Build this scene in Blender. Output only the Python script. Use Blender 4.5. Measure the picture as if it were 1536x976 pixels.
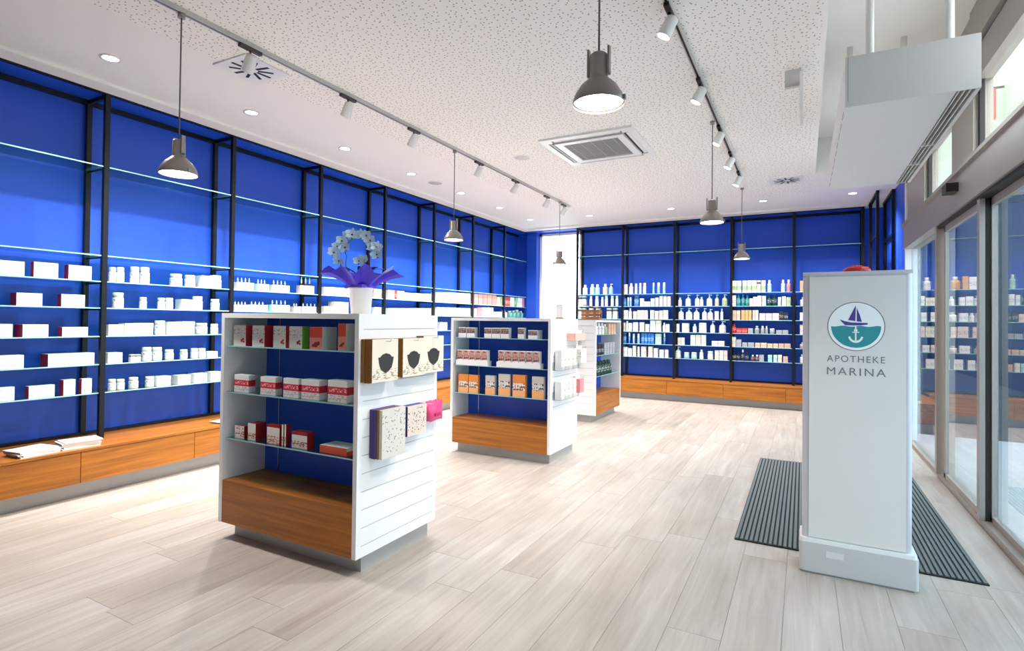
import bpy, math, random
from mathutils import Vector, Matrix

# ------------------------------------------------------------------ scene reset
for o in list(bpy.data.objects):
    bpy.data.objects.remove(o, do_unlink=True)
scene = bpy.context.scene
COL = scene.collection
random.seed(11)

# ------------------------------------------------------------------ camera
CAM_H = 1.42
yaw, pitch, roll = map(math.radians, (28.062, 0.757, 0.653))
fw = Vector((-math.sin(yaw) * math.cos(pitch), math.cos(yaw) * math.cos(pitch), math.sin(pitch)))
rt0 = Vector((math.cos(yaw), math.sin(yaw), 0))
up0 = rt0.cross(fw)
rt = rt0 * math.cos(roll) + up0 * math.sin(roll)
up = up0 * math.cos(roll) - rt0 * math.sin(roll)
cam_data = bpy.data.cameras.new('camera')
cam_data.sensor_fit = 'HORIZONTAL'
cam_data.sensor_width = 36.0
cam_data.lens = 819.38 / 1536 * 36.0
cam_data.shift_y = -17.12 / 1536
cam_data.clip_start = 0.05
cam = bpy.data.objects.new('camera', cam_data)
M = Matrix((rt, up, -fw)).transposed().to_4x4()
M.translation = Vector((0, 0, CAM_H))
cam.matrix_world = M
COL.objects.link(cam)
scene.camera = cam

# ------------------------------------------------------------------ world, exposure, light levels
world = bpy.data.worlds.new('daylight')
scene.world = world
world.use_nodes = True
wbg = world.node_tree.nodes['Background']
wbg.inputs['Color'].default_value = (0.98, 0.99, 1.0, 1)
wbg.inputs['Strength'].default_value = 5.0
scene.view_settings.view_transform = 'Standard'
scene.view_settings.look = 'None'
scene.view_settings.gamma = 1.0
scene.view_settings.use_curve_mapping = False
scene.view_settings.exposure = 0.86
DOWNLIGHT_W = 150
TRACK_W = 115
TRACK_RIGHT_W = 75
PENDANT_W = 70
WARM = (1.0, 0.97, 0.935)

# ------------------------------------------------------------------ room measures (metres)
XW = -5.58          # long blue wall
YW = 10.66          # back wall
XF = 1.14           # glazed front with the entrance
YN = -2.2           # wall behind the photographer
ZC = 3.345          # ceiling
ZR = 3.80           # raised ceiling over the entrance
BAY0, PITCH = 2.46, 1.173

# ------------------------------------------------------------------ materials
def lin(h):
    h = h.lstrip('#')
    out = []
    for i in (0, 2, 4):
        c = int(h[i:i + 2], 16) / 255
        out.append(c / 12.92 if c <= 0.04045 else ((c + 0.055) / 1.055) ** 2.4)
    return (*out, 1.0)

MATS = {}
def mat(name, col, rough=0.5, metal=0.0, spec=0.5, emit=None, estr=0.0):
    if name in MATS:
        return MATS[name]
    m = bpy.data.materials.new(name)
    m.use_nodes = True
    b = m.node_tree.nodes['Principled BSDF']
    b.inputs['Base Color'].default_value = lin(col)
    b.inputs['Roughness'].default_value = rough
    b.inputs['Metallic'].default_value = metal
    b.inputs['Specular IOR Level'].default_value = spec
    if emit:
        b.inputs['Emission Color'].default_value = lin(emit)
        b.inputs['Emission Strength'].default_value = estr
    MATS[name] = m
    return m

def N(m, t, **kw):
    n = m.node_tree.nodes.new(t)
    for k, v in kw.items():
        setattr(n, k, v)
    return n

def L(m, a, b):
    m.node_tree.links.new(a, b)

def ramp(m, stops, interp='LINEAR'):
    r = N(m, 'ShaderNodeValToRGB')
    r.color_ramp.interpolation = interp
    els = r.color_ramp.elements
    while len(els) < len(stops):
        els.new(0.5)
    for e, (p, c) in zip(els, stops):
        e.position = p
        e.color = c
    return r

def wood_mat(name, dark, light, rough=0.4, axis='x', rnd=True):
    m = mat(name, light, rough)
    b = m.node_tree.nodes['Principled BSDF']
    tc = N(m, 'ShaderNodeTexCoord')
    mp = N(m, 'ShaderNodeMapping')
    s = {'x': (0.9, 14, 22), 'y': (14, 0.9, 22)}[axis]
    mp.inputs['Scale'].default_value = s
    oi = N(m, 'ShaderNodeObjectInfo')
    add = N(m, 'ShaderNodeVectorMath', operation='ADD')
    mul = N(m, 'ShaderNodeVectorMath', operation='SCALE')
    mul.inputs['Scale'].default_value = 37.0
    L(m, oi.outputs['Random'], mul.inputs[0])
    L(m, tc.outputs['Object'], add.inputs[0])
    L(m, mul.outputs[0], add.inputs[1])
    L(m, add.outputs[0], mp.inputs['Vector'])
    nz = N(m, 'ShaderNodeTexNoise')
    nz.inputs['Scale'].default_value = 1.6
    nz.inputs['Detail'].default_value = 6
    nz.inputs['Distortion'].default_value = 0.6
    L(m, mp.outputs[0], nz.inputs['Vector'])
    r = ramp(m, [(0.30, lin(dark)), (0.70, lin(light))])
    L(m, nz.outputs['Fac'], r.inputs['Fac'])
    L(m, r.outputs['Color'], b.inputs['Base Color'])
    bp = N(m, 'ShaderNodeBump')
    bp.inputs['Strength'].default_value = 0.08
    bp.inputs['Distance'].default_value = 0.003
    L(m, nz.outputs['Fac'], bp.inputs['Height'])
    L(m, bp.outputs[0], b.inputs['Normal'])
    return m

def floor_mat():
    m = mat('whitewashed oak planks', '#D2C7BA', 0.38, spec=0.4)
    b = m.node_tree.nodes['Principled BSDF']
    tc = N(m, 'ShaderNodeTexCoord')
    oi = N(m, 'ShaderNodeObjectInfo')
    mul = N(m, 'ShaderNodeVectorMath', operation='SCALE')
    mul.inputs['Scale'].default_value = 61.0
    add = N(m, 'ShaderNodeVectorMath', operation='ADD')
    L(m, oi.outputs['Random'], mul.inputs[0])
    L(m, tc.outputs['Object'], add.inputs[0])
    L(m, mul.outputs[0], add.inputs[1])
    mp = N(m, 'ShaderNodeMapping')
    mp.inputs['Scale'].default_value = (13, 1.3, 1)
    L(m, add.outputs[0], mp.inputs['Vector'])
    nz = N(m, 'ShaderNodeTexNoise')
    nz.inputs['Scale'].default_value = 1.5
    nz.inputs['Detail'].default_value = 10
    nz.inputs['Roughness'].default_value = 0.62
    nz.inputs['Distortion'].default_value = 0.8
    L(m, mp.outputs[0], nz.inputs['Vector'])
    r = ramp(m, [(0.18, lin('#978E86')), (0.40, lin('#B9B1A9')), (0.60, lin('#C6BFB7')), (0.80, lin('#D8D3CD'))])
    L(m, nz.outputs['Fac'], r.inputs['Fac'])
    # blotches across the boards and a tone of its own for each board
    nz2 = N(m, 'ShaderNodeTexNoise')
    nz2.inputs['Scale'].default_value = 2.2
    nz2.inputs['Detail'].default_value = 3
    L(m, add.outputs[0], nz2.inputs['Vector'])
    r2 = ramp(m, [(0.3, lin('#DFD8D0')), (0.7, lin('#FFFFFF'))])
    L(m, nz2.outputs['Fac'], r2.inputs['Fac'])
    mx = N(m, 'ShaderNodeMix', data_type='RGBA', blend_type='MULTIPLY')
    mx.inputs[0].default_value = 0.7
    L(m, r.outputs['Color'], mx.inputs[6])
    L(m, r2.outputs['Color'], mx.inputs[7])
    r3 = ramp(m, [(0.0, lin('#EBE6E0')), (1.0, lin('#FFFFFF'))])
    L(m, oi.outputs['Random'], r3.inputs['Fac'])
    mx2 = N(m, 'ShaderNodeMix', data_type='RGBA', blend_type='MULTIPLY')
    mx2.inputs[0].default_value = 0.55
    L(m, mx.outputs[2], mx2.inputs[6])
    L(m, r3.outputs['Color'], mx2.inputs[7])
    L(m, mx2.outputs[2], b.inputs['Base Color'])
    bp = N(m, 'ShaderNodeBump')
    bp.inputs['Strength'].default_value = 0.10
    bp.inputs['Distance'].default_value = 0.002
    L(m, nz.outputs['Fac'], bp.inputs['Height'])
    L(m, bp.outputs[0], b.inputs['Normal'])
    return m

def perforated_mat():
    m = mat('perforated acoustic plaster', '#EDEBE8', 0.85, spec=0.2)
    b = m.node_tree.nodes['Principled BSDF']
    tc = N(m, 'ShaderNodeTexCoord')
    vo = N(m, 'ShaderNodeTexVoronoi', voronoi_dimensions='2D')
    vo.inputs['Scale'].default_value = 24
    vo.inputs['Randomness'].default_value = 0.85
    L(m, tc.outputs['Object'], vo.inputs['Vector'])
    r = ramp(m, [(0.0, lin('#8F8883')), (0.105, lin('#98918C')), (0.15, lin('#F1EFEC'))])
    L(m, vo.outputs['Distance'], r.inputs['Fac'])
    L(m, r.outputs['Color'], b.inputs['Base Color'])
    return m

def glass_mat(name, tint, base=0.04, gl_rough=0.0):
    m = bpy.data.materials.new(name)
    m.use_nodes = True
    nt = m.node_tree
    nt.nodes.remove(nt.nodes['Principled BSDF'])
    out = nt.nodes['Material Output']
    lw = N(m, 'ShaderNodeLayerWeight')
    lw.inputs['Blend'].default_value = 0.5
    pw = N(m, 'ShaderNodeMath', operation='POWER')
    pw.inputs[1].default_value = 5.0
    L(m, lw.outputs['Facing'], pw.inputs[0])
    ml = N(m, 'ShaderNodeMath', operation='MULTIPLY_ADD')
    ml.inputs[1].default_value = 1.0 - base
    ml.inputs[2].default_value = base
    L(m, pw.outputs[0], ml.inputs[0])
    tr = N(m, 'ShaderNodeBsdfTransparent')
    tr.inputs['Color'].default_value = lin(tint)
    gl = N(m, 'ShaderNodeBsdfGlossy')
    gl.inputs['Color'].default_value = (1, 1, 1, 1)
    gl.inputs['Roughness'].default_value = gl_rough
    mx = N(m, 'ShaderNodeMixShader')
    L(m, ml.outputs[0], mx.inputs[0])
    L(m, tr.outputs[0], mx.inputs[1])
    L(m, gl.outputs[0], mx.inputs[2])
    L(m, mx.outputs[0], out.inputs['Surface'])
    MATS[name] = m
    return m

def print_mat(name, base, ink, lo=0.28, hi=0.62, dens=0.56, sx=7.0, sz=17.0, rough=0.45):
    """paper with rows of small printed marks on it"""
    if name in MATS:
        return MATS[name]
    m = mat(name, base, rough)
    b = m.node_tree.nodes['Principled BSDF']
    tc = N(m, 'ShaderNodeTexCoord')
    sp = N(m, 'ShaderNodeSeparateXYZ')
    L(m, tc.outputs['Generated'], sp.inputs[0])
    mp = N(m, 'ShaderNodeMapping')
    mp.inputs['Scale'].default_value = (sx, sx, sz)
    L(m, tc.outputs['Generated'], mp.inputs['Vector'])
    nz = N(m, 'ShaderNodeTexNoise')
    nz.inputs['Scale'].default_value = 1.0
    nz.inputs['Detail'].default_value = 1
    L(m, mp.outputs[0], nz.inputs['Vector'])
    gt = N(m, 'ShaderNodeMath', operation='GREATER_THAN')
    gt.inputs[1].default_value = dens
    L(m, nz.outputs['Fac'], gt.inputs[0])
    a = N(m, 'ShaderNodeMath', operation='GREATER_THAN')
    a.inputs[1].default_value = lo
    L(m, sp.outputs[2], a.inputs[0])
    c = N(m, 'ShaderNodeMath', operation='LESS_THAN')
    c.inputs[1].default_value = hi
    L(m, sp.outputs[2], c.inputs[0])
    m1 = N(m, 'ShaderNodeMath', operation='MULTIPLY')
    L(m, a.outputs[0], m1.inputs[0])
    L(m, c.outputs[0], m1.inputs[1])
    m2 = N(m, 'ShaderNodeMath', operation='MULTIPLY')
    L(m, m1.outputs[0], m2.inputs[0])
    L(m, gt.outputs[0], m2.inputs[1])
    mx = N(m, 'ShaderNodeMix', data_type='RGBA')
    mx.inputs[6].default_value = lin(base)
    mx.inputs[7].default_value = lin(ink)
    L(m, m2.outputs[0], mx.inputs[0])
    L(m, mx.outputs[2], b.inputs['Base Color'])
    return m

BLUE = mat('royal blue lacquer', '#2154CE', 0.42, spec=0.45)
STEEL = mat('black powder-coated steel', '#0E1118', 0.4, metal=0.3)
WHITE = mat('white lacquer', '#F1F0EE', 0.35)
WHITE_MATT = mat('white plaster', '#EFEDEA', 0.85, spec=0.2)
SATIN = mat('white satin metal', '#E9E8E6', 0.3)
KICK = mat('brushed grey plinth', '#B0AEA9', 0.4, metal=0.15)
GREY = mat('mid grey plastic', '#A3A3A2', 0.5)
LTGREY = mat('light grey plastic', '#C9C8C6', 0.5)
DARK = mat('dark slot interior shade', '#2B2827', 0.6)  # dark colour standing in for the shade inside air openings
BLACK = mat('black plastic', '#131313', 0.45)
TAUPE = mat('taupe powder-coated aluminium', '#A39B93', 0.38, metal=0.2)
TAUPE_DK = mat('dark rubber seal', '#1E1C1B', 0.6)
CHROME = mat('chrome wire', '#C8CACC', 0.18, metal=1.0)
LAMPGREY = mat('grey cast aluminium', '#9A918A', 0.38, metal=0.3)
GLOW = mat('lit lamp glass', '#FFFFFF', 0.4, emit='#FFF6EA', estr=9)
OAK = wood_mat('orange oak veneer', '#8F4F0C', '#BC7420', 0.42, 'x')
OAK_Y = wood_mat('orange oak veneer along', '#8F4F0C', '#BC7420', 0.42, 'y')
CRATE = wood_mat('brown crate wood', '#7A4724', '#B07A4C', 0.6, 'x')
FLOOR = floor_mat()
PERF = perforated_mat()
GLASS = glass_mat('clear shelf glass', '#AED8D3', base=0.07)
EDGE = mat('green glass edge', '#9CCFD2', 0.15, spec=0.8)
PANE = glass_mat('door glass', '#C2D0D8', base=0.08)
PANE_CLEAR = glass_mat('window glass', '#F2F8FA')
ACRYL = glass_mat('clear acrylic', '#F3F6F6', base=0.05)

# ------------------------------------------------------------------ mesh helpers
class MB:
    def __init__(s):
        s.v, s.f, s.m, s.sm = [], [], [], []
    def quad(s, pts, mi=0, smooth=False):
        k = len(s.v)
        s.v += [tuple(p) for p in pts]
        s.f.append(tuple(range(k, k + len(pts))))
        s.m.append(mi); s.sm.append(smooth)
    def box(s, x0, x1, y0, y1, z0, z1, mi=0, faces=None):
        """faces: dict with any of -x +x -y +y -z +z -> material index"""
        k = len(s.v)
        s.v += [(x0, y0, z0), (x1, y0, z0), (x1, y1, z0), (x0, y1, z0), (x0, y0, z1), (x1, y0, z1), (x1, y1, z1), (x0, y1, z1)]
        F = {'-z': (0, 3, 2, 1), '+z': (4, 5, 6, 7), '-y': (0, 1, 5, 4), '+x': (1, 2, 6, 5), '+y': (2, 3, 7, 6), '-x': (3, 0, 4, 7)}
        for n, q in F.items():
            s.f.append(tuple(k + i for i in q))
            s.m.append((faces or {}).get(n, mi)); s.sm.append(False)
        return s
    def lathe(s, prof, n=16, c=(0, 0), mi=0, caps=True, sx=1.0, sy=1.0, smooth=True):
        """prof: list of (radius, z[, material])"""
        k = len(s.v)
        for p in prof:
            for i in range(n):
                a = 2 * math.pi * i / n
                s.v.append((c[0] + p[0] * math.cos(a) * sx, c[1] + p[0] * math.sin(a) * sy, p[1]))
        for j in range(len(prof) - 1):
            mm = prof[j][2] if len(prof[j]) > 2 else mi
            for i in range(n):
                i2 = (i + 1) % n
                s.f.append((k + j * n + i, k + j * n + i2, k + (j + 1) * n + i2, k + (j + 1) * n + i))
                s.m.append(mm); s.sm.append(smooth)
        if caps:
            m0 = prof[0][2] if len(prof[0]) > 2 else mi
            m1 = prof[-1][2] if len(prof[-1]) > 2 else mi
            s.f.append(tuple(k + i for i in reversed(range(n)))); s.m.append(m0); s.sm.append(False)
            q = k + (len(prof) - 1) * n
            s.f.append(tuple(q + i for i in range(n))); s.m.append(m1); s.sm.append(False)
        return s
    def tube(s, path, r, n=8, mi=0, taper=None):
        path = [Vector(p) for p in path]
        k = len(s.v)
        for j, p in enumerate(path):
            d = (path[min(j + 1, len(path) - 1)] - path[max(j - 1, 0)]).normalized()
            a = d.cross(Vector((0, 0, 1)))
            if a.length < 1e-4:
                a = Vector((1, 0, 0))
            a.normalize()
            b = d.cross(a)
            rr = r if taper is None else r * (1 + (taper - 1) * j / (len(path) - 1))
            for i in range(n):
                t = 2 * math.pi * i / n
                s.v.append(tuple(p + a * rr * math.cos(t) + b * rr * math.sin(t)))
        for j in range(len(path) - 1):
            for i in range(n):
                i2 = (i + 1) % n
                s.f.append((k + j * n + i, k + (j + 1) * n + i, k + (j + 1) * n + i2, k + j * n + i2))
                s.m.append(mi); s.sm.append(True)
        s.f.append(tuple(k + i for i in range(n))); s.m.append(mi); s.sm.append(False)
        q = k + (len(path) - 1) * n
        s.f.append(tuple(q + i for i in reversed(range(n)))); s.m.append(mi); s.sm.append(False)
        return s
    def prism(s, pts, y0, y1, mi=0):
        """outline in x,z (counter-clockwise seen from -y) pulled from y0 to y1"""
        k = len(s.v); n = len(pts)
        s.v += [(x, y0, z) for x, z in pts] + [(x, y1, z) for x, z in pts]
        s.f.append(tuple(k + i for i in range(n))); s.m.append(mi); s.sm.append(False)
        s.f.append(tuple(k + n + i for i in reversed(range(n)))); s.m.append(mi); s.sm.append(False)
        for i in range(n):
            j = (i + 1) % n
            s.f.append((k + i, k + n + i, k + n + j, k + j)); s.m.append(mi); s.sm.append(False)
        return s
    def mesh(s, name, mats):
        me = bpy.data.meshes.new(name)
        me.from_pydata(s.v, [], s.f)
        for m in (mats if isinstance(mats, (list, tuple)) else [mats]):
            me.materials.append(m)
        me.polygons.foreach_set('material_index', s.m)
        me.polygons.foreach_set('use_smooth', s.sm)
        me.update()
        return me
    def build(s, name, mats, parent=None, loc=(0, 0, 0), rotz=0.0):
        return place(name, s.mesh(name, mats), parent, loc, rotz)

def place(name, me, parent=None, loc=(0, 0, 0), rotz=0.0, scale=None):
    o = bpy.data.objects.new(name, me)
    COL.objects.link(o)
    o.location = loc
    o.rotation_euler = (0, 0, rotz)
    if scale:
        o.scale = scale
    if parent:
        o.parent = parent
    return o

def tag(o, label, cat, group=None, kind=None):
    o['label'] = label
    o['category'] = cat
    if group:
        o['group'] = group
    if kind:
        o['kind'] = kind
    return o

def empty(name, loc=(0, 0, 0), rotz=0.0):
    o = bpy.data.objects.new(name, None)
    o.empty_display_size = 0.1
    COL.objects.link(o)
    o.location = loc
    o.rotation_euler = (0, 0, rotz)
    return o

def copy_tree(o, parent=None):
    c = o.copy()
    COL.objects.link(c)
    c.parent = parent
    for ch in list(o.children):
        copy_tree(ch, c)
    return c

def bx(name, m, x0, x1, y0, y1, z0, z1, parent=None, faces=None):
    return MB().box(x0, x1, y0, y1, z0, z1, 0, faces).build(name, m, parent)

def cbox(name, m, sx, sy, sz, parent=None, loc=(0, 0, 0), rotz=0.0, faces=None):
    """box of a size, base centre at its origin"""
    return MB().box(-sx / 2, sx / 2, -sy / 2, sy / 2, 0, sz, 0, faces).build(name, m, parent, loc, rotz)

# ================================================================== THE SETTING
def struct(o, label, cat):
    return tag(o, label, cat, kind='structure')

# floor: slab with separate boards
fl = struct(bx('floor', mat('floor joint', '#9A9086', 0.8), XW - 0.1, XF + 0.06, YN, YW + 0.1, -0.12, -0.004),
            'whitewashed oak plank floor running the length of the shop', 'floor')
PW = 0.24
plank_me = MB().box(-PW / 2 + 0.0008, PW / 2 - 0.0008, -0.5, 0.5, -0.006, 0.0).mesh('plank', FLOOR)
ncol = int(math.ceil((XF - XW) / PW))
for i in range(ncol):
    x = XF - 0.02 - PW * (i + 0.5)
    y = -0.4 - random.uniform(0, 1.5)
    while y < YW:
        ln = 1.65
        a, b = max(y, -0.4), min(y + ln, YW)
        if b - a > 0.05:
            place('plank', plank_me, fl, (x, (a + b) / 2, 0), scale=(1, b - a - 0.0016, 1))
        y += ln

# walls
struct(bx('wall_left', [BLUE], XW - 0.12, XW, YN, YW + 0.12, 0, ZC + 0.5), 'royal blue wall behind the long run of glass shelves', 'wall')
wb = MB()
wb.box(-5.02 - 0.56, -5.02, YW, YW + 0.12, 0, ZC + 0.5)
wb.box(-4.06, XF + 0.1, YW, YW + 0.12, 0, ZC + 0.5)
wb.box(-5.02, -4.06, YW, YW + 0.12, 3.30, ZC + 0.5)
wb.box(-5.02, -4.06, YW, YW + 0.12, 0, 0.35)
struct(wb.build('wall_back', [BLUE]), 'royal blue back wall with a tall corner window', 'wall')
# blue return beside the window
struct(bx('trim_1', [BLUE], -5.25, -5.02, YW - 0.16, YW, 0.384, 3.316), 'blue upright panel between long wall and corner window', 'trim')
# corner window
w1 = struct(empty('window_1', (-4.54, YW + 0.05, 0.35)), 'tall bright corner window with slim white frame', 'window')
bx('pane', PANE_CLEAR, -0.48, 0.48, -0.006, 0.006, 0, 2.95, w1)
for s in (-1, 1):
    bx('frame_upright', WHITE, s * 0.455 - 0.025, s * 0.455 + 0.025, -0.04, 0.04, 0, 2.95, w1)
bx('frame_rail', WHITE, -0.48, 0.48, -0.04, 0.04, 0, 0.05, w1)
bx('frame_rail', WHITE, -0.48, 0.48, -0.04, 0.04, 2.90, 2.95, w1)
bx('mullion', LTGREY, 0.35, 0.37, -0.03, 0.03, 0, 2.95, w1)

# wall behind the photographer
struct(bx('wall_front', [WHITE_MATT], XW, XF + 0.1, YN - 0.12, YN, 0, ZC + 0.5), 'plain white wall closing the shop behind the photographer', 'wall')

# ceiling: perforated field, smooth margins, raised part over the entrance
YR = 7.95
cm = MB()
cm.box(XW, 0.13, YN, YW, ZC, ZC + 0.1)
cm.box(0.13, XF + 0.1, YR, YW, ZC, ZC + 0.1)
cm.box(0.13, XF + 0.1, YN, YR, ZR, ZR + 0.1)
cm.box(0.09, 0.13, YN, YR, ZC + 0.1, ZR)
cm.box(0.13, XF + 0.1, YR, YR + 0.04, ZC + 0.1, ZR)
ce = struct(cm.build('ceiling', [WHITE_MATT]), 'smooth white plaster ceiling with a raised strip over the entrance', 'ceiling')
pf = bx('acoustic_field', PERF, -3.86, 0.10, YN + 0.05, 9.05, ZC - 0.004, ZC + 0.002, ce)
# lowered edge strips along the shelving
struct(bx('trim_2', [WHITE_MATT], -5.232, -5.05, YN, 10.327, ZC - 0.025, ZC), 'white ceiling edge strip along the long blue wall', 'trim')
struct(bx('trim_3', [WHITE_MATT], -5.05, 0.90, 10.13, 10.327, ZC - 0.025, ZC), 'white ceiling edge strip along the blue back wall', 'trim')
struct(bx('trim_4', [BLUE], XW, -5.268, YN, YW, ZC - 0.03, ZC), 'blue soffit above the long shelving', 'trim')
struct(bx('trim_5', [BLUE], -5.268, 0.86, 10.363, YW, ZC - 0.03, ZC), 'blue soffit above the back shelving', 'trim')

# right wall: blue piece in the corner, glazed front with the automatic entrance
struct(bx('wall_right', [BLUE], XF, XF + 0.12, 8.26, YW, 0, ZC + 0.1), 'blue wall in the corner past the glass entrance', 'wall')
struct(bx('trim_6', [WHITE], XF - 0.03, XF + 0.12, 8.20, 8.26, 0, ZC + 0.1), 'slim white post where the glass front meets the blue wall', 'trim')
d1 = struct(empty('door_1', (XF, 0, 0)), 'automatic glass sliding entrance in a taupe metal front', 'door')
def fr(name, y0, y1, z0, z1, x0=-0.03, x1=0.09, m=TAUPE):
    return bx(name, m, x0, x1, y0, y1, z0, z1, d1)
fr('threshold_rail', YN, 6.47, -0.004, 0.045, -0.012, 0.10)
fr('threshold_rail', 6.47, 8.20, -0.004, 0.03, 0.0, 0.09)
fr('jamb', 6.40, 6.47, 0.045, 2.36, -0.035, 0.09)
hd = fr('header', YN, 8.20, 2.36, 2.63, -0.05, 0.12)
fr('header_gap_strip', YN, 6.40, 2.335, 2.36, -0.03, 0.08, TAUPE_DK)  # dark strip filling the gap between door leaves and header
fr('header_cap', YN, 8.20, 2.63, 2.66, -0.08, 0.12)
sn = bx('door_sensor', BLACK, -0.13, -0.05, 5.50, 5.66, 2.50, 2.57, d1)
# leaves: stiles, rails and panes
def leaf(y0, y1, xo):
    fr('leaf_stile', y0, y0 + 0.045, 0.045, 2.335, xo, xo + 0.035)
    fr('leaf_cover', y0 - 0.022, y0 + 0.045, 0.045, 2.335, xo - 0.030, xo + 0.002)
    fr('leaf_seal', y0 - 0.02, y0, 0.045, 2.335, xo + 0.003, xo + 0.03, TAUPE_DK)
    fr('leaf_stile', y1 - 0.045, y1, 0.045, 2.335, xo, xo + 0.035)
    fr('leaf_rail', y0, y1, 0.045, 0.085, xo, xo + 0.035)
    fr('leaf_rail', y0, y1, 2.28, 2.335, xo, xo + 0.035)
    fr('pane', y0 + 0.03, y1 - 0.03, 0.07, 2.30, xo + 0.012, xo + 0.022, PANE)
leaf(5.03, 6.28, 0.0)
leaf(3.70, 5.04, 0.036)
leaf(2.40, 3.69, 0.036)
leaf(1.10, 2.42, 0.0)
fr('side_wall', YN, 1.08, 0.0, 2.36, 0.0, 0.11, WHITE_MATT)
fr('side_wall', YN, 2.6, 2.66, ZR, 0.0, 0.11, WHITE_MATT)
fr('pane', 6.47, 8.20, 0.03, 2.36, 0.03, 0.04, PANE)
fr('fixed_stile', 6.28, 6.40, 0.045, 2.335, 0.045, 0.08)
# upper front: solid panels with two tall transom windows
fr('upper_panel', 7.16, 8.20, 2.66, ZR, -0.01, 0.11)
fr('upper_panel', 5.27, 5.94, 2.66, ZR, -0.01, 0.11)
fr('upper_panel', 2.6, 3.1, 2.66, ZR, -0.01, 0.11)
for (a, b) in ((5.94, 7.16), (3.10, 5.27)):
    fr('transom_pane', a, b, 2.66, 3.30, 0.05, 0.06, PANE_CLEAR)
    fr('transom_seal', b - 0.05, b, 2.66, 3.30, 0.02, 0.05, TAUPE_DK)
    fr('transom_seal', a, a + 0.03, 2.66, 3.30, 0.03, 0.05, TAUPE_DK)
    fr('transom_head', a, b, 3.27, 3.50, 0.0, 0.10)
    fr('top_beam', a, b, 3.52, ZR, -0.03, 0.12, TAUPE)
    fr('beam_gap_strip', a, b, 3.50, 3.52, 0.01, 0.10, TAUPE_DK)  # dark strip in the gap between transom head and beam

# ================================================================== OUTSIDE
PAVE = mat('pale paving', '#C0BEBA', 0.8)
ROAD = mat('dark asphalt', '#3A3C3E', 0.8)
struct(bx('pavement', [PAVE], XF + 0.10, 14.0, -14, 9.0, -0.1, -0.02), 'pale grey pavement outside the glass front', 'pavement')
struct(bx('road', [ROAD], XF + 0.10, 14.0, 9.0, 45, -0.1, -0.02), 'dark asphalt road past the glass front', 'road')
struct(bx('pavement', [PAVE], -16, XF + 0.10, YW + 0.12, 45, -0.1, -0.02), 'pale grey pavement outside the corner window', 'pavement')
struct(bx('pavement', [PAVE], -16, XF + 0.10, -14, YN - 0.12, -0.1, -0.02), 'pale grey pavement on the street side', 'pavement')
ob = tag(empty('opposite_building', (4.3, 15, -0.02)), 'dark blue glazed shopfront and green upper wall across the street', 'building')
bx('shopfront', mat('dark blue shopfront', '#071F30', 0.6, spec=0.2), 0, 0.6, -5.5, 28, 0, 4.9, ob)
bx('upper_wall', mat('pale green render', '#7F8C78', 0.8), 0, 0.6, -5.5, 28, 4.9, 11.5, ob)
for i in range(8):
    bx('pier', mat('slate pier', '#1E3A50', 0.6), -0.10, 0.0, -5.0 + i * 4, -4.6 + i * 4, 0, 4.9, ob)
bx('string_course', mat('grey ledge', '#8D9692', 0.7), -0.15, 0.0, -5.5, 28, 4.9, 5.1, ob)
rs = tag(empty('hanging_sign', (4.3, 17.3, 6.5)), 'red sign projecting from the green wall across the street', 'sign')
bx('sign_panel', mat('red sign enamel', '#E2412E', 0.4), -0.62, -0.16, -.06, .06, 0, 0.75, rs)
bx('sign_bracket', STEEL, -0.5, 0.02, -.02, .02, 0.75, 0.8, rs)

# ================================================================== WALL SHELVING
ZL = [.78, 1.02, 1.257, 1.497, 1.722, 1.942]
ZB = [.775, 1.02, 1.255, 1.49, 1.735, 1.972]

def glass_shelf_mesh(w, d, t=0.010):
    return MB().box(-w / 2, w / 2, 0, d, -t, 0, 0, {'-y': 1, '-x': 1, '+x': 1}).mesh('glass_shelf', [GLASS, EDGE])

# long wall: x is measured into the room
sl = tag(empty('wall_shelving', (-5.4, 6.0, 0.385)), 'long black steel shelving with glass shelves on the blue side wall', 'shelving')
def S(o, par):           # keep world coordinates while parenting
    o.parent = par
    o.location = Vector(o.location) - Vector(par.location)
    return o
posts_y = [BAY0 + PITCH * k for k in range(-3, 7)]
post_f = MB().box(-.019, .019, -.019, .019, 0, 2.93).mesh('post', STEEL)
post_r = MB().box(-.019, .019, -.019, .019, 0, 2.93).mesh('post', STEEL)
arm = MB().box(-.15, .15, -.012, .012, -.03, 0).mesh('arm', STEEL)
bracket = MB().box(-.15, .15, -.006, .006, -.024, -.010).mesh('shelf_bracket', STEEL)
for y in posts_y:
    S(place('post', post_f, None, (-5.25, y, 0.385)), sl)
    S(place('post', post_r, None, (-5.55, y, 0.385)), sl)
    S(place('arm', arm, None, (-5.40, y, ZC - 0.032)), sl)
    for z in ZL + [2.70]:
        S(place('shelf_bracket', bracket, None, (-5.40, y, z)), sl)
S(bx('top_rail', STEEL, -5.269, -5.231, YN + 0.3, YW - 0.17, ZC - 0.035, ZC - 0.002), sl)
S(bx('top_rail', STEEL, -5.569, -5.531, YN + 0.3, YW - 0.01, ZC - 0.07, ZC - 0.032), sl)
S(bx('bottom_rail', STEEL, -5.569, -5.531, YN + 0.3, YW - 0.01, 0.385, 0.41), sl)
gl_me = glass_shelf_mesh(PITCH - 0.044, 0.30)
gl_end = glass_shelf_mesh(YW - 0.17 - posts_y[-1] - 0.03, 0.30)
for k, y in enumerate(posts_y):
    for z in ZL + [2.70]:
        if k < len(posts_y) - 1:
            S(place('glass_shelf', gl_me, None, (-5.245, y + PITCH / 2, z), math.pi / 2), sl)
        else:
            S(place('glass_shelf', gl_end, None, (-5.245, (y + YW - 0.17) / 2, z), math.pi / 2), sl)

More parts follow.
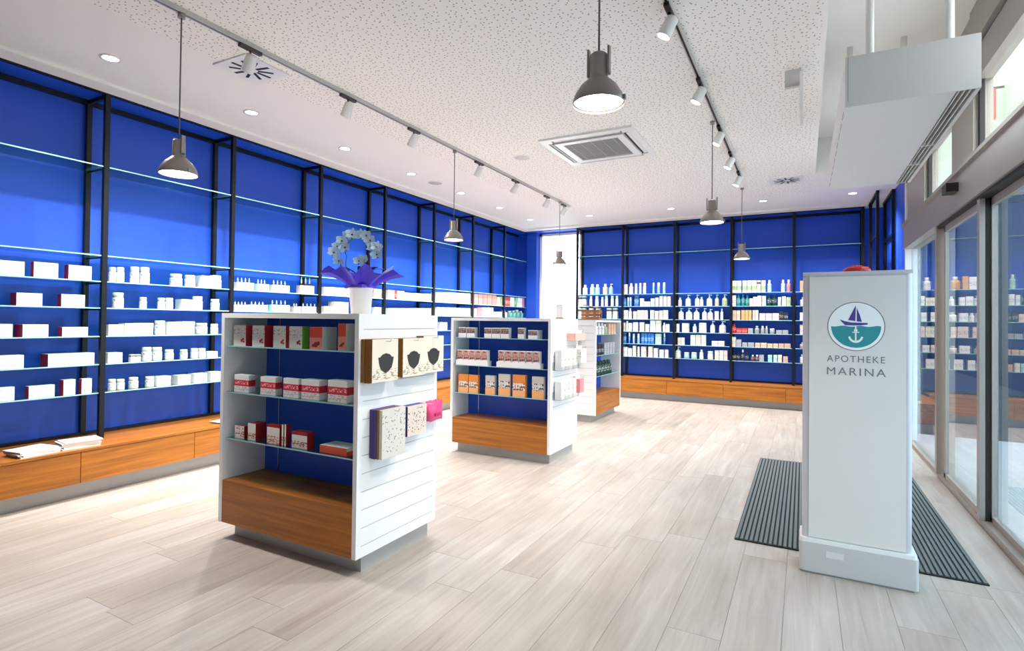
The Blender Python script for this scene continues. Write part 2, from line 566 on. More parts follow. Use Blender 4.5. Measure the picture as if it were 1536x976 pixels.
# back wall
sb = tag(empty('wall_shelving', (-1.6, 10.5, 0.39)), 'black steel shelving with glass shelves across the blue back wall', 'shelving')
YP = 10.345
posts_x = [-4.03, -3.09, -2.11, -1.125, -0.14, 0.84]
arm2 = MB().box(-.012, .012, -.15, .15, -.03, 0).mesh('arm', STEEL)
br2 = MB().box(-.006, .006, -.15, .15, -.024, -.010).mesh('shelf_bracket', STEEL)
for x in posts_x:
    S(place('post', post_f, None, (x, YP, 0.39)), sb)
    S(place('post', post_r, None, (x, YP + 0.29, 0.39)), sb)
    S(place('arm', arm2, None, (x, YP + 0.145, ZC - 0.032)), sb)
    for z in ZB + [2.74]:
        S(place('shelf_bracket', br2, None, (x, YP + 0.145, z)), sb)
S(bx('top_rail', STEEL, -4.03, 0.86, YP - .019, YP + .019, ZC - 0.04, ZC - 0.002), sb)
S(bx('top_rail', STEEL, -4.03, 0.86, YP + .27, YP + .308, ZC - 0.075, ZC - 0.035), sb)
S(bx('bottom_rail', STEEL, -4.03, 0.86, YP + .27, YP + .308, 0.39, 0.415), sb)
for a, b in zip(posts_x, posts_x[1:]):
    me = glass_shelf_mesh(b - a - 0.044, 0.30)
    for z in ZB + [2.74]:
        S(place('glass_shelf', me, None, ((a + b) / 2, YP - 0.005, z)), sb)

# corner run on the right, past the entrance
sc = tag(empty('wall_shelving', (1.0, 9.8, 0.39)), 'short black steel shelving in the corner past the glass entrance', 'shelving')
for y in (9.30, 10.20):
    for x in (0.93, 1.115):
        S(place('post', post_f, None, (x, y, 0.39)), sc)
for x in (0.93, 1.115):
    S(bx('top_rail', STEEL, x - .019, x + .019, 9.28, 10.30, ZC - 0.04, ZC - 0.002), sc)
    S(bx('middle_rail', STEEL, x - .015, x + .015, 9.28, 10.30, 2.70, 2.73), sc)
me = glass_shelf_mesh(0.86, 0.19)
for z in ZB:
    S(place('glass_shelf', me, None, (0.93, 9.75, z), -math.pi / 2), sc)

# ================================================================== LOW CABINETS UNDER THE SHELVING
cab_labels = 0
def cabinet(x0, x1, y0, y1, face, top, label):
    """low drawer cabinet; face is the side its drawer front looks to"""
    cx, cy = (x0 + x1) / 2, (y0 + y1) / 2
    t = tag(empty('drawer_cabinet', (cx, cy, 0.12)), label, 'cabinet', 'low oak drawer cabinets')
    m = OAK_Y if face in ('+x', '-x') else OAK
    t2 = 0.02
    if face == '+x':
        b = (x0, x1 - t2, y0, y1); d = (x1 - t2, x1, y0 + .0025, y1 - .0025)
    elif face == '-x':
        b = (x0 + t2, x1, y0, y1); d = (x0, x0 + t2, y0 + .0025, y1 - .0025)
    else:
        b = (x0, x1, y0 + t2, y1); d = (x0 + .0025, x1 - .0025, y0, y0 + t2)
    S(bx('body', m, b[0], b[1], b[2], b[3], 0.12, top - 0.02), t)
    S(bx('drawer_front', m, d[0], d[1], d[2], d[3], 0.125, top - 0.024), t)
    return t
ORD = ['first', 'second', 'third', 'fourth', 'fifth', 'sixth', 'seventh', 'eighth', 'ninth', 'tenth', 'eleventh', 'twelfth', 'thirteenth']
ys = [1.29 + 0.9 * k for k in range(-2, 10)] + [YW - 0.01]
for i in range(len(ys) - 1):
    cabinet(XW, -4.95, ys[i], ys[i + 1], '+x', 0.385, f'low orange oak drawer cabinet on long wall, {ORD[len(ys) - 2 - i]} from the window corner')
tag(bx('worktop', OAK_Y, XW, -4.945, -0.51, YW - 0.01, 0.365, 0.385), 'oak worktop along the foot of the long blue wall', 'worktop')
struct(bx('baseboard_left', [KICK], XW, -5.045, -0.51, YW, -0.004, 0.12), 'grey plinth under the cabinets of the long wall', 'baseboard')
xs = [-4.10, -3.16, -2.19, -1.22, -0.25, 0.68]
for i in range(len(xs) - 1):
    cabinet(xs[i], xs[i + 1], 10.12, YW - 0.01, '-y', 0.39, f'low orange oak drawer cabinet on back wall, {ORD[i]} from the corner window')
tag(bx('worktop', OAK, -4.10, 0.68, 10.115, YW - 0.01, 0.37, 0.39), 'oak worktop along the foot of the blue back wall', 'worktop')
struct(bx('baseboard_back', [KICK], -4.10, 0.74, 10.24, YW, -0.004, 0.12), 'grey plinth under the cabinets of the back wall', 'baseboard')
cabinet(0.74, XF - 0.01, 8.95, 10.11, '-x', 0.39, 'low orange oak drawer cabinet in the corner past the glass entrance')
tag(bx('worktop', OAK_Y, 0.735, XF - 0.01, 8.945, 10.11, 0.37, 0.39), 'short oak worktop in the corner past the glass entrance', 'worktop')
struct(bx('baseboard_right', [KICK], 0.82, XF - 0.01, 9.0, 10.2, -0.004, 0.12), 'grey plinth under the corner cabinet past the entrance', 'baseboard')

# paper stacks lying on the long worktop
def paper_stack(loc, rot, n, label):
    t = tag(empty('paper_stack', loc, rot), label, 'papers', 'stacks of white papers on the long worktop')
    z = 0
    for i in range(n):
        h = random.uniform(.006, .011)
        cbox('booklet', [mat('white paper', '#F2F1EE', 0.7), mat('grey page edges', '#8E8A86', 0.8)], .19 + random.uniform(-.01, .01), .25, h, t,
             (random.uniform(-.01, .01), random.uniform(-.012, .012), z), random.uniform(-.08, .08), {'-y': 1})
        z += h
paper_stack((-5.09, 1.94, .385), .1, 5, 'white paper stack lying on long worktop, farther from the steel post')
paper_stack((-5.10, 2.24, .385), -.12, 6, 'white paper stack lying on long worktop, beside the steel post')
paper_stack((-5.06, 3.50, .385), .05, 2, 'thin white booklets lying on long worktop behind the slatted gondola')

# ================================================================== GONDOLAS
GW, GD, GH = 1.19, 0.73, 1.452
def gondola(loc, rotz, label):
    """free-standing shelf unit; local -y is one shelf side, both ends are slatted"""
    t = tag(empty('display_gondola', loc, rotz), label, 'display shelf', 'white display gondolas')
    w, d = GW / 2, GD / 2
    bx('plinth', KICK, -w + .05, w - .04, -d + .085, d - .03, 0, 0.105, t)
    for s in (-1, 1):
        x0, x1 = sorted((s * (w - .030), s * (w - .008)))
        bx('side_panel', WHITE, x0, x1, -d, d, .105, GH - .03, t)
        # slatted outer face framed by slim uprights
        f0, f1 = sorted((s * (w - .008), s * w))
        for y0, y1 in ((-d, -d + .038), (d - .034, d)):
            bx('end_upright', WHITE, f0, f1, y0, y1, .105, GH - .03, t)
        z = .135
        bx('end_rail', WHITE, f0, f1, -d + .038, d - .034, .105, .165, t)
        bx('slot_backing', LTGREY, *sorted((s * (w - .008), s * (w - .006))), -d + .038, d - .034, .165, GH - .03, t)
        sm = MB().box(-.001 if s > 0 else -.007, .007 if s > 0 else .001, -(GD - .072) / 2, (GD - .072) / 2, 0, .0945).mesh('slat', WHITE)
        for k in range(12):
            zz = .169 + k * .1
            place('slat', sm, t, (s * (w - .0075), .002, zz))
        bx('end_rail', WHITE, f0, f1, -d + .038, d - .034, 1.369, GH - .03, t)
    bx('top_panel', WHITE, -w, w, -d, d, GH - .03, GH, t)
    bx('back_panel', BLUE, -w + .03, w - .03, -.045, -.010, .36, GH - .03, t)
    bx('back_panel', BLUE, -w + .03, w - .03, .010, .045, .36, GH - .03, t)
    bx('shelf_strip', CHROME, -.430, -.422, -.051, -.045, .376, GH - .03, t)
    bx('shelf_strip', CHROME, .422, .430, .045, .051, .376, GH - .03, t)
    for s in (-1, 1):
        y0, y1 = sorted((s * .0, s * (d - .004)))
        bx('drawer_box', OAK, -w + .03, w - .03, y0, y1, .105, .376, t)
        sh = MB().box(-w + .031, w - .031, *sorted((s * .046, s * (d - .02))), -.008, 0, 0, {'-y' if s < 0 else '+y': 1}).mesh('glass_shelf', [GLASS, EDGE])
        for z in (.646, .945, 1.243):
            place('glass_shelf', sh, t, (0, 0, z))
            for sx in (-1, 1):
                bx('shelf_pin', CHROME, sx * (w - .03) - .01, sx * (w - .03) + .01, s * .28 - .004, s * .28 + .004, z - .016, z - .008, t)
    return t
g1 = gondola((-2.745, 2.615, 0), 0, 'white display gondola with red and white packs and a potted orchid on top')
g2 = gondola((-2.795, 5.315, 0), 0, 'white display gondola with orange packs on its lowest glass shelf')
g3 = gondola((-2.935, 7.93, 0), math.pi / 2, 'white display gondola with a wooden crate on top')

# ================================================================== PRODUCTS
PAL = {'white': '#F4F3F1', 'cream': '#EFE6D2', 'blush': '#EFD3CE', 'mint': '#BFE3CF', 'aqua': '#A9DCE3', 'sky': '#9CC6EF', 'azure': '#2F7FD0',
       'beige': '#D9CDAE', 'sage': '#B4C29A', 'teal': '#1F8F90', 'teal_pale': '#6FB5B0', 'bottle_green': '#123F38', 'rose': '#DD8C94', 'sand': '#E2C7A6',
       'apricot': '#EBAF6C', 'charcoal': '#2A2730', 'red': '#CF3A36', 'silver': '#A9ABB0', 'peach': '#E5B49A', 'brown': '#6B4436', 'coral': '#EB8F86',
       'brick_red': '#B5473F', 'green': '#5FAF6C'}
CNAME = {'azure': 'bright blue', 'sky': 'light blue', 'aqua': 'pale aqua', 'mint': 'pale mint', 'blush': 'pale pink', 'bottle_green': 'dark green',
         'teal_pale': 'pale teal', 'brick_red': 'brick red'}
RED_END = mat('red carton end', '#B81E3C', 0.5)
CAPW = mat('white cap plastic', '#F3F3F2', 0.35)
CAPG = mat('grey cap plastic', '#77777A', 0.4)
GREENB = mat('soft green print', '#A9C88C', 0.5)
NOUN = {'box': 'carton', 'bottle': 'bottle with cap', 'slim': 'slim bottle', 'jar': 'jar with lid', 'pump': 'pump bottle', 'dark_topped': 'dark-banded carton',
        'white_capped': 'bottle with white cap', 'green_banded': 'carton with green band', 'red_end': 'carton with red end'}
CAT = {'box': 'carton', 'bottle': 'bottle', 'slim': 'bottle', 'jar': 'jar', 'pump': 'bottle', 'dark_topped': 'carton', 'white_capped': 'bottle',
       'green_banded': 'carton', 'red_end': 'carton'}
ONAME = {'box': 'medicine_carton', 'bottle': 'lotion_bottle', 'slim': 'slim_bottle', 'jar': 'supplement_jar', 'pump': 'pump_bottle', 'dark_topped': 'medicine_carton',
         'white_capped': 'lotion_bottle', 'green_banded': 'medicine_carton', 'red_end': 'medicine_carton'}
PM = {}
def product_mesh(kind, color):
    """unit product: base at z=0, 1 x 1 x 1, front to -y"""
    if (kind, color) in PM:
        return PM[kind, color]
    base = PAL[color]
    body = mat('pack ' + color, base, 0.42)
    lum = sum(int(base[i:i + 2], 16) for i in (1, 3, 5)) / 765
    ink = '#8A8FA0' if lum > 0.6 else '#D8D8D8'
    pr = print_mat('printed pack ' + color, base, ink)
    b = MB()
    if kind == 'box':
        b.box(-.5, .5, -.5, .5, 0, 1, 0, {'-y': 1})
        ms = [body, pr]
    elif kind == 'red_end':
        b.box(-.5, .5, -.5, .5, 0, 1, 0, {'-y': 1, '-x': 2})
        ms = [body, print_mat('printed carton side', '#F4F3F1', '#D9B9BE', .15, .8, .60, 5, 9), RED_END]
    elif kind == 'dark_topped':
        b.box(-.5, .5, -.5, .5, 0, .70, 0, {'-y': 1})
        b.box(-.5, .5, -.5, .5, .70, .86, 2)
        b.box(-.5, .5, -.5, .5, .86, 1, 0)
        ms = [body, pr, mat('dark pack print', '#4A4A55', 0.5)]
    elif kind == 'green_banded':
        b.box(-.5, .5, -.5, .5, 0, .22, 0)
        b.box(-.5, .5, -.5, .5, .22, .55, 1)
        b.box(-.5, .5, -.5, .5, .55, 1, 0)
        ms = [body, GREENB]
    elif kind in ('bottle', 'white_capped'):
        b.lathe([(.47, 0, 0), (.5, .03, 1), (.5, .60, 0), (.46, .68, 0), (.24, .75, 2), (.27, .76, 2), (.27, .97, 2), (.22, 1, 2)], 14)
        ms = [body, pr, CAPW if kind == 'white_capped' or lum > .55 else body]
    elif kind == 'slim':
        b.lathe([(.46, 0, 0), (.5, .02, 1), (.5, .66, 2), (.38, .70, 2), (.42, .71, 2), (.42, .98, 2), (.36, 1, 2)], 12)
        ms = [body, pr, CAPW]
    elif kind == 'jar':
        b.lathe([(.45, 0, 0), (.48, .03, 1), (.48, .64, 0), (.40, .72, 2), (.45, .73, 2), (.45, .98, 2), (.41, 1, 2)], 16)
        ms = [body, pr, CAPW]
    elif kind == 'pump':
        b.lathe([(.47, 0, 0), (.5, .03, 1), (.5, .56, 0), (.40, .66, 0), (.17, .70, 2), (.19, .71, 2), (.19, .80, 2), (.06, .81, 2), (.06, .92, 2), (.17, .93, 2), (.17, 1, 2)], 14)
        b.box(0, .42, -.07, .07, .935, .985, 2)
        ms = [body, pr, CAPW]
    PM[kind, color] = b.mesh(ONAME[kind], ms)
    return PM[kind, color]

def product(kind, color, loc, rotz, w, d, h, where, gwhere):
    o = place(ONAME[kind], product_mesh(kind, color), None, loc, rotz, (w, d, h))
    c = CNAME.get(color, color)
    tag(o, f'{c} {NOUN[kind]}, {where}', CAT[kind], f'{CAT[kind]}s, {gwhere}')
    return o

DATA = [
('B',1,5,[(-3.888,0.1,0.202,'bottle','white'),(-3.736,0.104,0.21,'bottle','mint'),(-3.627,0.103,0.204,'bottle','aqua'),(-3.466,0.106,0.21,'bottle','beige'),(-3.351,0.095,0.21,'pump','sky')]),
('B',1,4,[(-4.004,0.098,0.21,'dark_topped','white'),(-3.902,0.083,0.21,'dark_topped','white'),(-3.757,0.058,0.21,'slim','white'),(-3.634,0.073,0.207,'slim','white'),(-3.52,0.056,0.19,'slim','blush'),(-3.436,0.064,0.21,'slim','white'),(-3.317,0.063,0.21,'slim','white'),(-3.222,0.063,0.21,'slim','white')]),
('B',1,3,[(-4.002,0.098,0.21,'dark_topped','white'),(-3.904,0.075,0.21,'dark_topped','white'),(-3.75,0.082,0.21,'box','white'),(-3.603,0.081,0.21,'box','white'),(-3.37,0.096,0.21,'dark_topped','white'),(-3.247,0.087,0.21,'dark_topped','white')]),
('B',2,5,[(-3.044,0.062,0.191,'box','white'),(-2.945,0.083,0.21,'bottle','white'),(-2.841,0.053,0.201,'slim','white'),(-2.762,0.051,0.21,'slim','mint'),(-2.681,0.063,0.21,'slim','white'),(-2.507,0.041,0.21,'slim','aqua'),(-2.413,0.059,0.21,'slim','sky'),(-2.309,0.054,0.21,'slim','aqua')]),
('B',2,4,[(-3.06,0.057,0.154,'box','azure'),(-2.994,0.04,0.176,'slim','sky'),(-2.944,0.041,0.176,'slim','sky'),(-2.828,0.082,0.205,'dark_topped','azure'),(-2.726,0.068,0.151,'box','white'),(-2.624,0.119,0.091,'box','blush'),(-2.521,0.074,0.149,'box','mint'),(-2.44,0.059,0.163,'box','white'),(-2.36,0.058,0.192,'box','white'),(-2.287,0.058,0.191,'box','cream'),(-2.215,0.063,0.183,'box','blush')]),
('B',2,3,[(-3.04,0.093,0.171,'box','white'),(-2.955,0.066,0.209,'bottle','white'),(-2.856,0.076,0.149,'box','blush'),(-2.78,0.06,0.171,'box','cream'),(-2.712,0.062,0.171,'box','white'),(-2.646,0.061,0.171,'box','white'),(-2.526,0.074,0.171,'box','mint'),(-2.441,0.066,0.157,'box','blush'),(-2.363,0.061,0.164,'box','cream'),(-2.278,0.087,0.172,'box','white')]),
('B',2,2,[(-3.08,0.078,0.166,'box','cream'),(-3.009,0.047,0.196,'slim','white'),(-2.948,0.062,0.16,'box','white'),(-2.847,0.094,0.175,'box','white'),(-2.72,0.084,0.177,'box','cream'),(-2.618,0.069,0.142,'box','white'),(-2.515,0.099,0.21,'box','white'),(-2.409,0.101,0.21,'box','cream'),(-2.303,0.058,0.174,'bottle','white'),(-2.237,0.064,0.147,'box','white')]),
('B',2,1,[(-3.056,0.063,0.204,'dark_topped','azure'),(-2.961,0.035,0.206,'slim','azure'),(-2.876,0.042,0.186,'slim','sky'),(-2.785,0.049,0.188,'slim','sky'),(-2.701,0.055,0.197,'box','azure'),(-2.638,0.054,0.198,'box','azure'),(-2.577,0.048,0.199,'box','azure'),(-2.517,0.054,0.2,'box','azure'),(-2.41,0.111,0.195,'box','mint'),(-2.294,0.036,0.21,'slim','azure')]),
('B',2,0,[(-3.038,0.085,0.172,'box','white'),(-2.948,0.071,0.153,'box','white'),(-2.863,0.064,0.2,'box','cream'),(-2.783,0.049,0.188,'slim','white'),(-2.685,0.095,0.19,'box','blush'),(-2.555,0.081,0.195,'box','cream'),(-2.455,0.073,0.169,'box','white'),(-2.346,0.081,0.145,'box','white'),(-2.251,0.061,0.148,'box','white')]),
('B',3,4,[(-2.019,0.069,0.166,'bottle','white'),(-1.875,0.1,0.21,'pump','white')]),
('B',3,4,[(-1.713,0.081,0.21,'pump','white'),(-1.636,0.063,0.169,'bottle','white'),(-1.503,0.105,0.21,'pump','cream'),(-1.373,0.072,0.208,'pump','beige'),(-1.242,0.096,0.21,'pump','sage')]),
('B',3,3,[(-2.002,0.101,0.21,'pump','white'),(-1.861,0.125,0.21,'pump','white')]),
('B',3,3,[(-1.725,0.107,0.21,'pump','white'),(-1.584,0.087,0.207,'pump','white'),(-1.485,0.101,0.193,'pump','blush'),(-1.373,0.066,0.151,'box','white'),(-1.286,0.05,0.2,'bottle','white')]),
('B',3,2,[(-2.047,0.047,0.153,'box','white'),(-1.914,0.126,0.168,'box','cream')]),
('B',3,2,[(-1.754,0.071,0.156,'bottle','white'),(-1.612,0.125,0.179,'box','white'),(-1.443,0.085,0.209,'pump','white'),(-1.276,0.121,0.21,'pump','white')]),
('B',3,1,[(-2.021,0.057,0.134,'box','blush'),(-1.959,0.057,0.135,'box','white'),(-1.778,0.087,0.188,'box','white'),(-1.684,0.088,0.19,'box','cream'),(-1.593,0.079,0.192,'box','white')]),
('B',3,1,[(-1.4,0.105,0.087,'box','white'),(-1.29,0.105,0.09,'box','cream')]),
('B',3,0,[(-2.046,0.098,0.21,'pump','white'),(-1.894,0.102,0.111,'jar','aqua'),(-1.763,0.107,0.116,'jar','mint'),(-1.632,0.072,0.169,'bottle','white')]),
('B',3,0,[(-1.48,0.104,0.147,'jar','white'),(-1.363,0.074,0.165,'box','cream'),(-1.287,0.063,0.168,'box','white'),(-1.217,0.063,0.17,'box','blush')]),
('B',4,5,[(-1.076,0.071,0.21,'green_banded','white'),(-0.999,0.07,0.21,'green_banded','white'),(-0.91,0.07,0.21,'green_banded','white'),(-0.834,0.069,0.21,'green_banded','white'),(-0.756,0.075,0.209,'green_banded','white'),(-0.682,0.06,0.207,'dark_topped','white'),(-0.61,0.068,0.206,'green_banded','white'),(-0.517,0.07,0.21,'bottle','mint'),(-0.306,0.068,0.21,'bottle','mint'),(-0.219,0.073,0.21,'bottle','rose')]),
('B',4,4,[(-1.087,0.074,0.191,'box','white'),(-1.01,0.069,0.19,'bottle','teal'),(-0.937,0.056,0.203,'bottle','teal'),(-0.869,0.066,0.188,'bottle','teal'),(-0.804,0.051,0.132,'box','white'),(-0.741,0.065,0.159,'box','white'),(-0.671,0.068,0.179,'box','cream'),(-0.599,0.063,0.178,'box','mint'),(-0.517,0.071,0.184,'bottle','bottle_green'),(-0.44,0.075,0.183,'bottle','bottle_green'),(-0.359,0.047,0.148,'box','white'),(-0.292,0.062,0.161,'box','white'),(-0.221,0.068,0.147,'box','sage')]),
('B',4,3,[(-1.073,0.058,0.172,'box','sand'),(-1.009,0.059,0.172,'box','sand'),(-0.932,0.058,0.172,'box','apricot'),(-0.872,0.052,0.172,'box','apricot'),(-0.818,0.046,0.172,'box','apricot'),(-0.759,0.041,0.172,'box','sand'),(-0.711,0.046,0.172,'box','white'),(-0.625,0.094,0.118,'box','blush'),(-0.524,0.099,0.118,'box','blush'),(-0.417,0.105,0.119,'box','blush'),(-0.327,0.062,0.152,'box','charcoal'),(-0.257,0.058,0.133,'box','charcoal')]),
('B',4,2,[(-1.082,0.073,0.161,'bottle','red'),(-1.0,0.081,0.089,'box','red'),(-0.908,0.093,0.091,'box','red'),(-0.812,0.08,0.092,'box','silver'),(-0.711,0.082,0.133,'bottle','silver'),(-0.619,0.064,0.135,'bottle','silver'),(-0.557,0.046,0.135,'bottle','silver'),(-0.47,0.085,0.091,'jar','silver'),(-0.364,0.091,0.067,'box','silver'),(-0.268,0.091,0.069,'box','silver')]),
('B',4,1,[(-1.087,0.074,0.17,'box','cream'),(-1.0,0.084,0.125,'box','silver'),(-0.902,0.083,0.075,'box','silver'),(-0.802,0.1,0.077,'box','silver'),(-0.697,0.082,0.074,'box','sand'),(-0.6,0.099,0.077,'box','sand'),(-0.501,0.084,0.067,'box','sand'),(-0.414,0.078,0.069,'box','sand'),(-0.328,0.08,0.072,'box','peach'),(-0.234,0.096,0.074,'box','peach')]),
('B',4,0,[(-1.073,0.061,0.136,'bottle','charcoal'),(-1.01,0.057,0.138,'bottle','charcoal'),(-0.935,0.054,0.194,'white_capped','charcoal'),(-0.866,0.051,0.143,'bottle','charcoal'),(-0.774,0.059,0.107,'white_capped','brown'),(-0.705,0.064,0.11,'white_capped','brown'),(-0.633,0.073,0.113,'box','silver'),(-0.5,0.067,0.118,'box','aqua'),(-0.419,0.058,0.121,'box','mint'),(-0.348,0.062,0.124,'box','cream'),(-0.262,0.073,0.101,'box','peach')]),
('B',5,0,[(-0.005,0.09,0.143,'bottle','white'),(0.095,0.09,0.141,'box','white'),(0.245,0.11,0.148,'box','white'),(0.405,0.11,0.143,'box','white'),(0.515,0.09,0.149,'box','cream'),(0.625,0.11,0.142,'box','white')]),
('B',5,1,[(0.005,0.11,0.102,'bottle','blush'),(0.175,0.13,0.11,'box','white'),(0.305,0.11,0.102,'bottle','blush'),(0.425,0.11,0.111,'box','white'),(0.555,0.13,0.112,'box','blush'),(0.675,0.09,0.106,'box','white')]),
('B',5,2,[(0.015,0.13,0.163,'box','blush'),(0.195,0.13,0.164,'box','blush'),(0.305,0.07,0.158,'box','blush'),(0.455,0.13,0.156,'box','cream'),(0.625,0.11,0.163,'box','cream'),(0.725,0.07,0.164,'box','blush')]),
('B',5,3,[(-0.005,0.09,0.132,'box','white'),(0.085,0.07,0.131,'bottle','white'),(0.185,0.11,0.13,'box','white'),(0.315,0.13,0.147,'bottle','white'),(0.435,0.09,0.148,'box','white'),(0.555,0.13,0.142,'box','white'),(0.705,0.07,0.137,'box','white')]),
('B',5,4,[(0.005,0.11,0.15,'bottle','white'),(0.115,0.09,0.133,'box','white'),(0.205,0.07,0.122,'box','white'),(0.325,0.07,0.136,'bottle','white'),(0.405,0.07,0.124,'bottle','cream'),(0.495,0.09,0.134,'box','cream'),(0.615,0.13,0.121,'box','cream'),(0.755,0.13,0.145,'box','white')]),
('B',5,5,[(-0.015,0.07,0.185,'box','apricot'),(0.075,0.09,0.188,'box','white'),(0.165,0.07,0.198,'box','apricot'),(0.275,0.13,0.199,'bottle','apricot'),(0.425,0.07,0.19,'box','cream'),(0.515,0.09,0.187,'bottle','cream'),(0.665,0.11,0.196,'bottle','white')]),
('L',0,4,[(1.812,0.259,0.112,'red_end','white',0.053),(2.074,0.162,0.12,'red_end','white',0.051),(2.305,0.169,0.118,'red_end','white',0.07)]),
('L',0,3,[(1.691,0.108,0.094,'red_end','white',0.08),(1.973,0.165,0.099,'red_end','white',0.103),(2.26,0.169,0.102,'red_end','white',0.063)]),
('L',0,2,[(1.788,0.178,0.099,'red_end','white',0.105),(2.016,0.167,0.096,'red_end','white',0.141),(2.279,0.186,0.075,'red_end','white',0.075)]),
('L',0,1,[(1.835,0.23,0.099,'red_end','white',0.105),(2.26,0.332,0.096,'red_end','white',0.126)]),
('L',0,0,[(1.821,0.152,0.1,'red_end','white',0.056),(2.064,0.171,0.092,'red_end','white',0.06),(2.247,0.085,0.123,'red_end','white',0.067),(2.369,0.076,0.121,'red_end','white',0.05)]),
('L',1,4,[(2.557,0.06,0.129,'jar','white'),(2.621,0.063,0.135,'jar','white'),(2.741,0.079,0.15,'jar','white'),(2.828,0.084,0.154,'jar','white'),(3.12,0.116,0.117,'jar','white'),(3.251,0.101,0.116,'jar','white'),(3.395,0.116,0.12,'box','white'),(3.523,0.12,0.134,'jar','white')]),
('L',1,3,[(2.613,0.093,0.136,'jar','white'),(2.813,0.064,0.105,'jar','white'),(2.974,0.069,0.105,'jar','white'),(3.048,0.072,0.108,'jar','white'),(3.212,0.131,0.1,'box','white'),(3.331,0.099,0.136,'jar','white'),(3.513,0.092,0.116,'jar','white')]),
('L',1,2,[(2.582,0.123,0.095,'box','white'),(2.709,0.118,0.106,'box','white'),(2.832,0.12,0.11,'box','white'),(2.973,0.095,0.132,'jar','white'),(3.086,0.12,0.121,'box','white'),(3.216,0.128,0.126,'box','white'),(3.382,0.118,0.111,'jar','white'),(3.505,0.079,0.101,'jar','white')]),
('L',1,1,[(2.579,0.117,0.088,'box','white'),(2.724,0.039,0.065,'dark_topped','white'),(2.768,0.04,0.063,'dark_topped','white'),(2.859,0.087,0.124,'jar','white'),(2.951,0.089,0.121,'jar','white'),(3.06,0.081,0.095,'jar','white'),(3.196,0.074,0.09,'jar','white'),(3.3,0.072,0.098,'jar','white'),(3.378,0.075,0.095,'jar','white'),(3.475,0.097,0.06,'box','white')]),
('L',1,0,[(2.572,0.064,0.097,'jar','white'),(2.641,0.066,0.091,'jar','white'),(2.75,0.081,0.098,'jar','white'),(2.887,0.078,0.094,'jar','white'),(2.996,0.127,0.088,'box','white'),(3.186,0.126,0.084,'box','white'),(3.35,0.131,0.087,'box','white'),(3.507,0.106,0.092,'box','white')]),
('L',3,4,[(4.97,0.109,0.102,'box','white'),(5.085,0.108,0.105,'box','white'),(5.204,0.116,0.107,'box','cream'),(5.371,0.101,0.108,'box','white'),(5.876,0.108,0.133,'box','blush'),(5.992,0.108,0.132,'box','white')]),
('L',4,4,[(6.177,0.149,0.131,'box','blush'),(6.279,0.043,0.136,'box','red'),(6.391,0.162,0.13,'box','blush'),(6.602,0.233,0.112,'box','white'),(6.851,0.238,0.116,'box','white'),(7.106,0.243,0.122,'box','white')]),
('L',5,4,[(7.345,0.12,0.162,'box','white'),(7.49,0.147,0.169,'box','blush'),(7.652,0.136,0.173,'box','white'),(7.802,0.139,0.178,'box','cream'),(7.96,0.152,0.182,'box','white'),(8.135,0.162,0.186,'box','blush'),(8.311,0.162,0.192,'box','white')]),
('L',6,4,[(8.517,0.135,0.192,'box','coral'),(8.671,0.143,0.195,'box','coral'),(8.831,0.147,0.2,'box','coral'),(9.001,0.162,0.2,'box','coral'),(9.182,0.167,0.2,'box','coral'),(9.344,0.1,0.171,'box','cream'),(9.461,0.102,0.181,'box','sage')]),
('L',7,4,[(9.716,0.224,0.187,'box','brick_red'),(9.928,0.164,0.191,'box','white'),(10.104,0.138,0.198,'bottle','green'),(10.285,0.174,0.195,'box','white'),(10.501,0.206,0.198,'box','rose')]),
('L',3,3,[(5.0,0.16,0.086,'box','white'),(5.211,0.253,0.149,'box','cream'),(5.878,0.102,0.099,'box','white'),(5.992,0.108,0.1,'box','white')]),
('L',4,3,[(6.179,0.136,0.093,'box','white'),(6.327,0.141,0.097,'box','blush'),(6.48,0.146,0.101,'box','cream'),(6.638,0.151,0.105,'box','white'),(6.801,0.156,0.11,'box','blush'),(6.971,0.161,0.114,'box','cream'),(7.146,0.167,0.119,'box','white')]),
('L',5,3,[(7.352,0.116,0.14,'box','white'),(7.504,0.148,0.142,'box','cream'),(7.653,0.119,0.144,'box','white'),(7.799,0.139,0.146,'box','white'),(7.962,0.144,0.145,'box','cream'),(8.132,0.162,0.147,'box','white'),(8.313,0.162,0.15,'box','white')]),
('L',6,3,[(8.508,0.086,0.15,'box','blush'),(8.644,0.148,0.171,'box','rose'),(8.829,0.183,0.176,'box','white'),(9.047,0.211,0.182,'box','white'),(9.263,0.175,0.107,'box','white'),(9.449,0.163,0.108,'box','white')]),
('L',7,3,[(9.693,0.164,0.147,'bottle','white'),(9.919,0.146,0.141,'bottle','teal_pale'),(10.085,0.137,0.15,'bottle','teal_pale'),(10.249,0.141,0.166,'bottle','teal_pale'),(10.418,0.144,0.146,'bottle','teal_pale')]),
('L',5,2,[(7.443,0.087,0.136,'box','white'),(7.552,0.111,0.136,'box','silver')]),
('G1',0,2,[(-3.325,0.056,0.03,0.13,'cream'),(-3.227,0.123,0.049,0.132,'berry'),(-3.045,0.117,0.063,0.132,'berry'),(-2.849,0.114,0.03,0.132,'berry'),(-2.706,0.113,0.053,0.131,'berry_green'),(-2.534,0.106,0.113,0.13,'orange_front'),(-2.326,0.062,0.073,0.153,'orange_front')]),
('G1',0,1,[(-3.202,0.144,0.05,0.109,'red_band'),(-2.948,0.14,0.05,0.111,'red_band'),(-2.741,0.134,0.03,0.113,'red_band'),(-2.575,0.15,0.062,0.115,'red_band'),(-2.356,0.151,0.064,0.124,'red_band')]),
